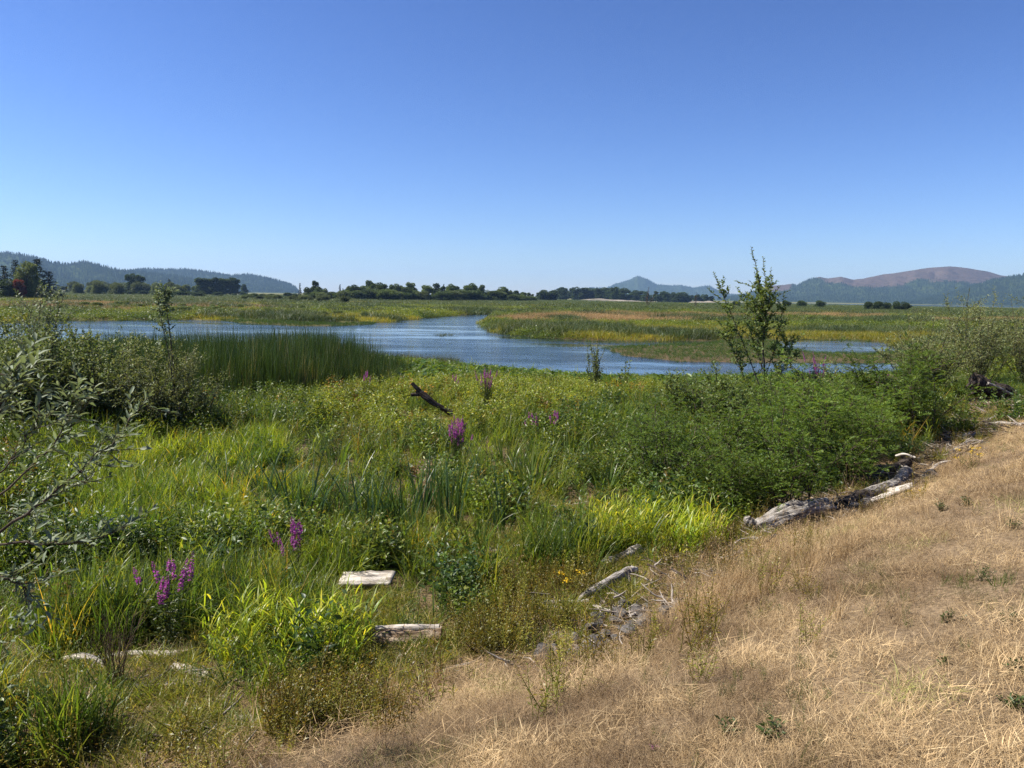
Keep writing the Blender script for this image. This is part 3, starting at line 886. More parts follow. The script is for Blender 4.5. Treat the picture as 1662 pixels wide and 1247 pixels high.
def cover():
    # --- dry grass of the dike
    x, y = sector(34000, 1.7, 34, 1.15)
    sd = toe_sd(x, y)
    grav = fbm(x * 1.3, y * 1.3, 91, 3) * 0.35 + 0.55 * sstep(0.1, 1.0, x - y + 1.1)
    k = (sd < 0.15 + 0.9 * (fbm(x, y, 21) - 0.5)) & (rng.random(len(x)) > sstep(0.6, 0.75, grav) * 0.9) & ~(anyin(x, y, P_STONES) & (rng.random(len(x)) < 0.9)) & ~near_wood(x, y, False, 0.6) & (rng.random(len(x)) < 0.5 + 0.6 * sstep(0.36, 0.52, fbm(x * 0.9, y * 0.9, 37, 3)))
    x, y = x[k], y[k]
    t = fbm(x * 0.55, y * 0.55, 33, 3); t2 = fbm(x * 2.1, y * 2.1, 35, 3)
    tint = blend((0.36, 0.31, 0.27), (1.05, 0.99, 0.88), sstep(0.36, 0.62, 0.4 * t + 0.6 * t2)) * rng.uniform(0.8, 1.2, (len(x), 1))
    g = (fbm(x * 1.4 + 7, y * 1.4, 41, 3) > 0.70) & (rng.random(len(x)) < 0.6)
    tint[g] = tint[g] * np.array([0.55, 0.72, 0.42])
    h = (0.55 + 1.0 * t2)
    scatter('dry_grass', 'short sun-bleached straw grass covering the dike slope', 'grass', K_STRAW, pts(x, y), tint, np.stack([h * 1.25, h * 1.25, h * 0.62], -1) * (1 + np.hypot(x, y) / 40)[:, None], tilt=0.25)
    # --- taller straw at the toe
    x, y = sector(14000, 3.0, 34, 1.0)
    sd = toe_sd(x, y)
    e = inpoly(x, y, P_DRYEDGE)
    p = np.exp(-np.abs(sd + 0.35) / 0.45) * sstep(0.42, 0.62, fbm(x * 1.1, y * 1.1, 51, 3)) * 0.45 + e * sstep(0.3, 0.5, fbm(x * 1.5, y * 1.5, 53, 3)) * 0.6 + (sd < -0.5) * 0.012
    p = p * ~anyin(x, y, P_STONES)
    k = (rng.random(len(x)) < p) & ~near_wood(x, y)
    x, y = x[k], y[k]
    t = rng.random(len(x))
    scatter('tall_dry_grass', 'tall golden dried grass tufts along the lower edge of the dike', 'grass', K_STRAWTALL, pts(x, y), blend((0.75, 0.66, 0.55), (1.2, 1.12, 1.0), t), np.where(np.hypot(x, y) < 6, 0.2, 0.5) + np.where(np.hypot(x, y) < 6, 0.2, 0.45) * rng.random(len(x)), tilt=0.15)
    # --- straw litter
    x, y = sector(26000, 3.0, 32, 1.0)
    sd = toe_sd(x, y)
    p = 0.10 * (sd > -0.2) + 0.65 * anyin(x, y, P_OPEN) + 0.6 * np.exp(-np.abs(sd) / 0.5) + 0.04 * ((sd < 0) & (np.hypot(x, y) > 7))
    k = (rng.random(len(x)) < p) & ~wet(x, y) & ~near_wood(x, y, False, 0.6)
    x, y = x[k], y[k]
    t = rng.random(len(x))
    scatter('straw_litter', 'pale dead stems lying flat over the marsh floor', 'plant litter', K_LITTER, pts(x, y, 0.02), blend((0.4, 0.34, 0.28), (1.1, 1.02, 0.9), t), 0.5 + 0.6 * rng.random(len(x)))
    # --- sparse green weeds on the slope
    x, y = sector(5000, 2.4, 26, 1.0)
    k = (toe_sd(x, y) < -0.3) & (rng.random(len(x)) < 0.75 * sstep(0.52, 0.66, fbm(x * 0.8, y * 0.8, 47, 3)))
    x, y = x[k], y[k]
    scatter('slope_weeds', 'sparse low green weeds growing through the dry grass of the slope', 'weeds', K_WEEDFINE, pts(x, y), blend((0.7, 0.8, 1.0), (1.3, 1.2, 1.1), rng.random(len(x))), rng.uniform(0.10, 0.26, len(x)), tilt=0.2)
    # --- broken wood along the wrack line
    x, y = sector(16000, 3.4, 40, 0.8)
    sd = toe_sd(x, y)
    p = 0.95 * np.exp(-np.abs(sd - 0.05) / 0.32) * (0.45 + sstep(0.4, 0.6, fbm(x * 0.7, y * 0.7, 57, 3))) + 0.5 * zone(x, y, P_OPEN[3]) + 0.6 * zone(x, y, P_OPEN[4]) + 0.10 * anyin(x, y, P_OPEN[:3])
    k = (rng.random(len(x)) < p) & ~wet(x, y)
    x, y = x[k], y[k]
    scatter('driftwood_debris', 'broken twigs, bark and wood chips along the wrack line', 'debris', K_DEBRIS, pts(x, y, 0.03), (1, 1, 1), rng.uniform(0.45, 1.2, len(x)) * np.interp(y, [5, 9, 25], [0.6, 0.95, 1.6]), tilt=0.15)
    # --- green marsh grass, in uneven tussocks
    x, y = sector(46000, 4.2, 46, 1.0)
    sd = toe_sd(x, y)
    n1 = fbm(x * 0.35, y * 0.35, 61, 3); nc = fbm(x * 1.25, y * 1.25, 65, 2)
    b = zone(x, y, P_BRIGHT)
    p = sstep(0.2, 1.3, sd) * (0.10 + 0.55 * sstep(0.46, 0.62, n1)) * (0.06 + 1.1 * sstep(0.42, 0.56, nc)) + b * (0.2 + 0.5 * sstep(0.4, 0.55, nc))
    p = p * (1 - 0.6 * anyin(x, y, P_OPEN)) * (1 - 0.85 * zone(x, y, P_OPEN[3])) * (1 - 0.7 * anyin(x, y, P_RED)) * (1 - 0.85 * zone(x, y, P_YELLOW))
    k = (rng.random(len(x)) < p) & ~wet(x, y) & (sd > 0.25) & ~near_wood(x, y)
    x, y, nc = x[k], y[k], nc[k]
    b = zone(x, y, P_BRIGHT)
    n2 = fbm(x * 0.6, y * 0.6, 63, 3)
    tint = blend((0.5, 0.65, 0.7), (1.4, 1.32, 0.85), sstep(0.3, 0.68, 0.6 * n2 + 0.4 * rng.random(len(x))))
    tint[b] = tint[b] * np.array([1.5, 1.45, 0.95])
    brown = rng.random(len(x)) < 0.07
    tint[brown] = tint[brown] * np.array([2.2, 1.3, 1.6])
    h = (0.25 + 1.05 * sstep(0.34, 0.64, nc)) * rng.uniform(0.75, 1.15, len(x)) * np.where(b, 0.85, 1.0)
    wd = np.where(np.hypot(x, y) > 18, 1.35, 1.05)
    scatter('marsh_grass', 'lush green marsh grass below the dike', 'grass', K_GRASS, pts(x, y), tint, np.stack([wd, wd, h * np.where(wd > 1.2, 1.1, 1.0) * np.interp(y, [26, 36], [1.0, 0.6])], -1), tilt=0.16)
    # --- yellow-green broad bladed grass
    x, y = sector(26000, 4.2, 40, 1.0)
    sd = toe_sd(x, y)
    T_ = anyin(x, y, P_TUFT)
    p = T_ * 0.95 + 0.04 * (sd > 0.4) + 0.22 * (sd > 1.5) * sstep(0.5, 0.6, fbm(x * 0.45, y * 0.45, 77, 3))
    k = (rng.random(len(x)) < p) & ~wet(x, y) & ~anyin(x, y, P_OPEN) & ~near_wood(x, y)
    x, y = x[k], y[k]
    T_ = anyin(x, y, P_TUFT)
    tint = blend((0.75, 0.85, 0.8), (1.6, 1.35, 0.9), rng.random(len(x)))
    tint[T_] = tint[T_] * np.array([2.15, 1.95, 1.3])
    scatter('broad_grass', 'yellow-green broad bladed grass in clumps on the marsh', 'grass', K_BROAD, pts(x, y), tint, np.where(T_, 0.72, 0.75) * rng.uniform(0.5, 1.1, len(x)), tilt=0.12)
    # --- leafy weeds
    x, y = sector(64000, 4.2, 47, 0.9)
    sd = toe_sd(x, y)
    yl = zone(x, y, P_YELLOW)
    n1 = fbm(x * 0.4, y * 0.4, 81, 3); nc = fbm(x * 1.1, y * 1.1, 85, 2)
    p = sstep(0.3, 1.6, sd) * (0.14 + 0.5 * sstep(0.42, 0.58, n1)) * (0.08 + 1.1 * sstep(0.42, 0.56, nc)) + yl * (0.25 + 0.5 * sstep(0.4, 0.56, nc)) + 0.22 * (y > 21)
    p = p * (1 - 0.6 * anyin(x, y, P_OPEN)) * (1 - 0.85 * zone(x, y, P_OPEN[3])) * (1 - 0.85 * zone(x, y, P_BRIGHT)) * (1 - 0.95 * zone(x, y, P_CATTAIL)) * (1 - 0.97 * anyin(x, y, P_TUFT))
    k = (rng.random(len(x)) < p) & ~wet(x, y) & ~near_wood(x, y, True, 1.9)
    x, y, nc = x[k], y[k], nc[k]
    yl = zone(x, y, P_YELLOW)
    n2 = fbm(x * 0.55, y * 0.55, 83, 3)
    tint = blend((0.5, 0.68, 0.8), (1.35, 1.32, 0.85), sstep(0.3, 0.68, 0.65 * n2 + 0.35 * rng.random(len(x))))
    u = rng.random((yl.sum(), 1))
    tint[yl] = np.array([2.4, 2.05, 1.35]) * (0.55 + 0.7 * u)
    rd = rng.random(len(x)) < 0.03
    tint[rd] = tint[rd] * np.array([1.7, 0.75, 1.0])
    h = (0.35 + 0.9 * sstep(0.36, 0.64, nc)) * rng.uniform(0.7, 1.15, len(x)) * np.where(y > 22, 1.1, 1.0) * np.where(yl, 0.95, 1.0) * np.interp(y, [26, 36], [1.0, 0.6])
    scatter('leafy_weeds', 'leafy green and yellowing weeds over the marsh', 'weeds', K_WEED, pts(x, y), tint, h, tilt=0.14)
    # --- fine weeds, red-brown at the toe
    x, y = sector(40000, 4.0, 44, 1.0)
    sd = toe_sd(x, y)
    rd = anyin(x, y, P_RED)
    p = rd * 0.8 + 0.34 * np.exp(-np.abs(sd - 0.3) / 0.6) + 0.18 * (sd > 0.5)
    p = p * (1 - 0.85 * anyin(x, y, P_OPEN)) * (1 - 0.95 * anyin(x, y, P_STONES)) * (1 - 0.8 * anyin(x, y, P_TUFT))
    k = (rng.random(len(x)) < p) & ~wet(x, y) & ~near_wood(x, y)
    x, y = x[k], y[k]
    rd = anyin(x, y, P_RED) | (toe_sd(x, y) < 0.6)
    tint = blend((0.6, 0.8, 0.9), (1.4, 1.4, 0.9), rng.random(len(x)))
    q = rng.random(rd.sum())
    tint[rd] = blend((1.8, 0.9, 0.9), (3.0, 2.2, 2.0), q) * (0.6 + 0.5 * rng.random((rd.sum(), 1)))
    scatter('fine_weeds', 'fine-leaved weeds drying red-brown along the foot of the dike', 'weeds', K_WEEDFINE, pts(x, y), tint, rng.uniform(0.5, 1.05, len(x)), tilt=0.15)
    # --- low green growth where tall plants keep clear
    x, y = sector(34000, 4.5, 30, 1.0)
    k = near_wood(x, y) & ~near_wood(x, y, False, 0.8) & (toe_sd(x, y) > -0.1)
    x, y = x[k], y[k]
    scatter('short_grass', 'short green and brown grass around the driftwood', 'grass', K_GRASS, pts(x, y), blend((1.0, 0.95, 0.8), (2.2, 1.5, 1.4), rng.random(len(x))), np.stack([np.full(len(x), 0.8), np.full(len(x), 0.8), rng.uniform(0.15, 0.45, len(x))], -1), tilt=0.2)
    # --- cattails
    x0, y0 = P_CATTAIL.min(0); x1, y1 = P_CATTAIL.max(0)
    x = rng.uniform(x0, x1, 9000); y = rng.uniform(y0, y1, 9000)
    d, _ = dist_line(x, y, P_CATTAIL, True)
    k = zone(x, y, P_CATTAIL) & (rng.random(9000) < 0.97)
    x, y, d = x[k], y[k], d[k]
    tint = blend((0.42, 0.55, 0.5), (0.95, 1.05, 0.7), rng.random(len(x)))
    dd = rng.random(len(x)) < 0.07
    tint[dd] = np.array([2.4, 1.5, 1.6])
    h = 0.60 + 0.3 * sstep(0, 2.5, d) + rng.normal(0, 0.13, len(x)) + 0.4 * (fbm(x * 0.8, y * 0.8, 73, 2) - 0.5)
    h = h * np.interp(x, [-16, -8, -6, -4.5, -3], [0.9, 1.05, 0.92, 0.62, 0.4])
    scatter('cattails', 'dense stand of dark green cattails beside the slough', 'cattails', K_CATTAIL, pts(x, y), tint, h, rz=rng.normal(0, 1.3, len(x)), tilt=0.07)
    # --- wapato along the near shore
    x0, y0 = P_ARROW.min(0); x1, y1 = P_ARROW.max(0)
    x = rng.uniform(x0, x1, 7000); y = rng.uniform(y0, y1, 7000)
    k = inpoly(x, y, P_ARROW) & (rng.random(7000) < 0.62 * sstep(0.25, 0.5, fbm(x * 0.5, y * 0.5, 75)))
    x, y = x[k], y[k]
    tint = blend((0.5, 0.75, 0.8), (1.2, 1.3, 0.8), rng.random(len(x)))
    scatter('arrowhead_leaves', 'broad arrowhead leaves crowding the near shore of the slough', 'water plants', K_ARROW, np.stack([x, y, np.maximum(ground(x, y), -0.1)], -1), tint, rng.uniform(0.8, 1.2, len(x)))
    # --- dark rushes in the shallows
    A = [poly([(590, 600), (760, 602), (740, 590), (600, 590)], 0.0), poly([(640, 596), (735, 600), (735, 590), (640, 586)], 0.0),
         poly([(704, 544.5), (712, 546), (728, 546), (737, 544.5), (728, 543), (712, 543)], 0.0)]
    B = [SPIT, SPIT, SPIT, SPIT, SPIT_LEFT, SPIT_LEFT, SPIT_LEFT,
         poly([(785, 522), (785, 531), (815, 544), (880, 552), (980, 558), (1100, 559), (1200, 557), (1260, 550), (1100, 549), (900, 545)], 0.0),
         poly([(0, 519), (300, 517), (300, 521), (0, 524)], 0.0), poly([(1260, 550), (1480, 548), (1480, 556), (1400, 555), (1290, 553)], 0.0)]
    X = []; TT = []; S = []
    for P in A:
        x0, y0 = P.min(0); x1, y1 = P.max(0); n = int((x1 - x0) * (y1 - y0) * 9)
        x = rng.uniform(x0, x1, n); y = rng.uniform(y0, y1, n); k = inpoly(x, y, P)
        X.append(np.stack([x[k], y[k], np.maximum(ground(x[k], y[k]), -0.1)], -1)); TT.append(blend((1.2, 1.0, 0.9), (1.7, 1.2, 1.1), rng.random(k.sum()))); S.append(rng.uniform(0.7, 1.3, k.sum()) * (1.0 if y1 < 70 else 0.45))
    for P in B:
        x0, y0 = P.min(0); x1, y1 = P.max(0); n = int((x1 - x0) * (y1 - y0) * 3.2)
        x = rng.uniform(x0, x1, n); y = rng.uniform(y0, y1, n); k = inpoly(x, y, P) & (rng.random(n) < sstep(0.2, 0.45, fbm(x * 0.25, y * 0.5, 95, 3)) + 0.6 * (P is SPIT or P is SPIT_LEFT))
        X.append(np.stack([x[k], y[k], np.maximum(ground(x[k], y[k]), -0.1)], -1)); TT.append(blend((0.7, 0.95, 0.6), (1.5, 1.6, 0.9), rng.random(k.sum()))); S.append(rng.uniform(0.4, 0.8, k.sum()) * (0.6 if P is SPIT else 0.8))
    X = np.concatenate(X); TT = np.concatenate(TT); S = np.concatenate(S)
    scatter('rushes', 'thin dark rushes standing in the shallow water', 'rushes', K_RUSH, X, TT, np.stack([S * 1.4, S * 1.4, S], -1))
    # --- beyond the slough
    x, y = sector(70000, 45, 900, 1.5, 44)
    k = ~wet(x, y) & ~inpoly(x, y, SPIT) & ~inpoly(x, y, RIVER) & ~inpoly(x, y, FARPOND) & (toe_sd(x, y) > 1) & ((y > 58) | (x > 24) | (x < -20))
    x, y = x[k], y[k]
    n1 = fbm(x / 30, y / 14, 101, 4); n2 = fbm(x / 9, y / 7, 103, 3)
    ds, _ = dist_line(x, y, SLOUGH, True)
    r = np.hypot(x, y)
    # bands: straw on the higher ground, green weeds near the water, dark rushes far back
    strawP = [poly([(-200, 492), (100, 488), (330, 490), (480, 496), (420, 500), (200, 500), (-200, 503)], 1.0), poly([(800, 513), (860, 507), (1000, 505), (1180, 508), (1330, 506), (1450, 509), (1440, 514), (1250, 513), (1120, 517), (980, 519), (860, 520)], 1.0),
              poly([(1500, 515), (1700, 515), (1700, 524), (1500, 522)], 1.0)]
    st = anyin(x, y, strawP)
    typ = np.where(st & (n2 + 0.25 * rng.random(len(x)) > 0.50), 0, np.where(n1 > 0.52, 1, np.where(n2 > 0.5, 2, 3)))
    typ = np.where((ds < 14) & (typ == 0) & ~st, 1, typ)
    typ = np.where((r > 240) & (typ != 0), np.where(n1 > 0.55, 2, 3), typ)
    grow = np.maximum(1.0, r / 110)
    spec = ((0, 'far_straw', 'dry golden grass on the far side of the slough', 'grass', K_FARSTRAW, (0.5, 0.46, 0.32), (0.95, 0.8, 0.6)),
            (1, 'far_weeds', 'low leafy green growth across the slough', 'weeds', K_FARWEED, (0.55, 0.7, 0.7), (2.0, 1.7, 0.95)),
            (2, 'far_grass', 'rough green meadow across the slough', 'grass', K_FARGRASS, (0.75, 0.72, 0.65), (2.3, 1.5, 1.2)),
            (3, 'far_reeds', 'dark reed beds across the slough', 'reeds', K_FARREED, (0.7, 0.8, 0.8), (1.8, 1.4, 1.0)))
    for t, nm, lb, ct, K, c0, c1 in spec:
        k = typ == t
        u = np.clip(0.5 * rng.random(k.sum()) + 0.5 * sstep(0.3, 0.7, n2[k]), 0, 1)
        g = grow[k]
        h = (0.75 if t != 3 else 0.62) * (1 + 0.25 * (n1[k] - 0.5)) * np.minimum(g, 1.3) * rng.uniform(0.45, 1.35, k.sum())
        scatter(nm, lb, ct, K, pts(x[k], y[k]), blend(c0, c1, u), np.stack([g * 1.5, g * 1.5, h], -1))


# forest on the far hills
def hill_forest():
    m = foliage('hill_conifer', [(0.012, 0.022, 0.010), (0.02, 0.034, 0.014), (0.03, 0.042, 0.016)], 0.0, 0.9, 0.05, vary=0.35)
    ks = []
    for i in range(4):
        mb = MB()
        n = 7
        for L in range(4):
            z0 = 2 + L * 5.0; rad = (5.2 - L * 1.15) * rng.uniform(0.85, 1.15)
            th = np.linspace(0, 2 * math.pi, n, endpoint=False) + rng.uniform(0, 1)
            rr = rad * rng.uniform(0.7, 1.25, n)
            V = np.concatenate([np.stack([rr * np.cos(th), rr * np.sin(th), np.full(n, z0) + rng.normal(0, 0.8, n)], -1), [[0, 0, z0 + 8.5]]])
            k = np.arange(n)
            mb.add(V, np.stack([k, np.roll(k, -1), np.full(n, n)], -1), 0, rng.random())
        ks.append(mb.mesh('hill_conifer_%d' % i, m))
    P = np.concatenate(HILL_TREES)
    scatter('forest', 'dark conifer forest covering the far hills', 'forest', ks, P, (1, 1, 1), rng.uniform(0.25, 0.6, len(P)))
hill_forest()

# ------------------------------------------------------------------ woody plants
M_BARK = wood('bark_dark', [(0.035, 0.026, 0.02), (0.075, 0.058, 0.045), (0.12, 0.10, 0.08)], (8, 8, 20))
M_TWIG = wood('bark_twig', [(0.04, 0.03, 0.02), (0.075, 0.058, 0.04), (0.12, 0.09, 0.06)], (20, 20, 20))
M_WILLOW = foliage('willow_leaf', [(0.15, 0.19, 0.11), (0.21, 0.25, 0.155), (0.11, 0.145, 0.075), (0.27, 0.30, 0.20)], 0.34, 0.55, 0.22, vary=0.15, warm=(1.1, 1.1, 0.6))
M_GREYWILLOW = foliage('grey_willow_leaf', [(0.13, 0.165, 0.055), (0.185, 0.21, 0.08), (0.09, 0.125, 0.042), (0.23, 0.235, 0.11)], 0.38, 0.55, 0.22, vary=0.15)
M_PALEWILLOW = foliage('pale_willow_leaf', [(0.17, 0.205, 0.085), (0.23, 0.255, 0.12), (0.12, 0.155, 0.06), (0.28, 0.29, 0.15)], 0.42, 0.55, 0.22, vary=0.1)
M_ALDER = foliage('alder_leaf', [(0.085, 0.13, 0.034), (0.13, 0.175, 0.045), (0.06, 0.095, 0.028), (0.18, 0.20, 0.065)], 0.38, 0.52, 0.25, vary=0.15)
M_DARKSHRUB = foliage('dark_shrub_leaf', [(0.07, 0.11, 0.034), (0.105, 0.15, 0.046), (0.145, 0.185, 0.06), (0.22, 0.235, 0.10)], 0.35, 0.52, 0.25, vary=0.15)
M_FEATHER = foliage('feathery_leaf', [(0.075, 0.13, 0.022), (0.115, 0.18, 0.028), (0.05, 0.095, 0.017), (0.16, 0.21, 0.037)], 0.5, 0.5, 0.25, vary=0.35)
M_TREELIGHT = foliage('light_tree_leaf', [(0.07, 0.105, 0.028), (0.10, 0.135, 0.035), (0.05, 0.08, 0.022)], 0.3, 0.6, 0.2, vary=0.3)
M_TREE = foliage('tree_leaf', [(0.04, 0.066, 0.018), (0.06, 0.09, 0.025), (0.03, 0.055, 0.016), (0.08, 0.11, 0.032)], 0.25, 0.6, 0.2, vary=0.3)
M_CONIFER = foliage('conifer_needle', [(0.012, 0.026, 0.012), (0.02, 0.036, 0.015), (0.009, 0.02, 0.01)], 0.1, 0.6, 0.2, vary=0.2)
M_PALEBUSH = foliage('pale_bush_leaf', [(0.085, 0.115, 0.04), (0.12, 0.145, 0.055), (0.065, 0.09, 0.034)], 0.3, 0.6, 0.2, vary=0.3)
M_REDLEAF = foliage('red_leaf', [(0.16, 0.03, 0.02), (0.22, 0.06, 0.03)], 0.3, 0.6, 0.2)
M_SEDGE = foliage('sedge_blade', [(0.085, 0.15, 0.024), (0.12, 0.19, 0.03), (0.06, 0.11, 0.02), (0.19, 0.21, 0.04)], 0.48, 0.38, 0.4, tip=(0.20, 0.17, 0.05), vary=0.15)
M_CATLEAF = foliage('cattail_blade', [(0.038, 0.078, 0.024), (0.058, 0.105, 0.028), (0.03, 0.063, 0.02)], 0.35, 0.35, 0.45, vary=0.15)
M_PALEBLADE = foliage('pale_blade', [(0.14, 0.19, 0.07), (0.20, 0.24, 0.10)], 0.4, 0.35, 0.45)
M_PURPLE = foliage('magenta_petal', [(0.34, 0.04, 0.27), (0.46, 0.08, 0.38), (0.27, 0.04, 0.22), (0.52, 0.17, 0.43), (0.24, 0.06, 0.15)], 0.35, 0.6, 0.2, vary=0.1, warm=(1.1, 1, 1.1))
M_YELLOWFL = foliage('yellow_petal', [(0.72, 0.45, 0.02), (0.80, 0.55, 0.03)], 0.25, 0.6, 0.2)
M_PLANT = foliage('plant_leaf', [(0.055, 0.085, 0.022), (0.08, 0.11, 0.03), (0.045, 0.07, 0.02), (0.12, 0.12, 0.035)], 0.4, 0.45, 0.35, vary=0.12)
M_DEADSTEM = foliage('dead_stem', [(0.07, 0.045, 0.03), (0.11, 0.075, 0.05), (0.16, 0.11, 0.07)], 0.1, 0.7, 0.1)

def leafy(pls, mbw, mbl, r0, step, L, W, kind, start=0.15, sides=4, spread=0.9, lift=0.15):
    """wood tubes for the polylines and leaves along them in a spiral"""
    for pl, rad in pls:
        tube(mbw, pl, np.linspace(rad, rad * 0.35, len(pl)), sides, False, r=rng.random())
        length = np.linalg.norm(np.diff(pl, axis=0), axis=1).sum()
        n = max(3, int(length * (1 - start) / step))
        t = np.linspace(start, 1, n) + rng.normal(0, 0.3 / n, n)
        P, T = along(pl, np.clip(t, 0, 1))
        az = np.arange(n) * 2.4 + rng.uniform(0, 6.283)
        d = np.stack([np.cos(az), np.sin(az), np.full(n, lift)], -1) * spread + T * 0.7 + rng.normal(0, 0.25, (n, 3))
        sz = rng.uniform(0.6, 1.2, n) * np.interp(t, [0, 0.7, 1], [1, 1, 0.6])
        leaves(mbl, P, d, L * sz, W * sz, kind)

def branching(stems, per, sub, lensub, r0, wander=0.12, up=0.04, ang=0.7):
    out = []
    for pl in stems:
        out.append((pl, r0))
        length = np.linalg.norm(np.diff(pl, axis=0), axis=1).sum()
        for t in rng.uniform(0.18, 0.95, per):
            P, T = along(pl, np.array([t]))
            d = T[0] + rng.normal(0, ang, 3)
            b = shoot(P[0], d, length * lensub * (1.15 - t) * rng.uniform(0.7, 1.3), 5, wander, up)
            out.append((b, r0 * 0.45))
            for t2 in rng.uniform(0.25, 0.95, sub):
                P2, T2 = along(b, np.array([t2]))
                out.append((shoot(P2[0], T2[0] + rng.normal(0, ang, 3), length * lensub * 0.4 * rng.uniform(0.6, 1.3), 3, wander, up), r0 * 0.22))
    return out

def shrub(name, label, cat, loc, h, spread, nst, per, sub, L, W, step, ml, mw=None, kind='far', group=None, r0=0.02, lens=0.5, lean=(0, 0), start=0.15, rz=0.0):
    t = thing(name, label, cat, loc, rz, 1.0, group)
    st = []
    for i in range(nst):
        a = rng.uniform(0, 6.283); q = rng.uniform(0.1, 1) ** 0.7
        d = np.array([math.cos(a) * spread * q + lean[0], math.sin(a) * spread * q + lean[1], 1.0])
        st.append(shoot((rng.normal(0, 0.1), rng.normal(0, 0.1), -0.1), d, h * rng.uniform(0.5, 1.12) * math.sqrt(1 + spread * spread * q * q * 0.4), 8, 0.09, 0.03))
    pls = branching(st, per, sub, lens, r0)
    w = MB(); lf = MB()
    leafy(pls, w, lf, r0, step, L, W, kind, start)
    w.build('stems', mw or M_TWIG, t)
    lf.build('foliage', ml, t, kind='stuff')
    return t

def gz(x, y):
    return float(ground(np.array([x]), np.array([y]))[0])

def place(px, py, z=0.45):
    p = at(px, py, z)
    for _ in range(3):
        p = at(px, py, gz(*p))
    return (float(p[0]), float(p[1]), gz(*p))

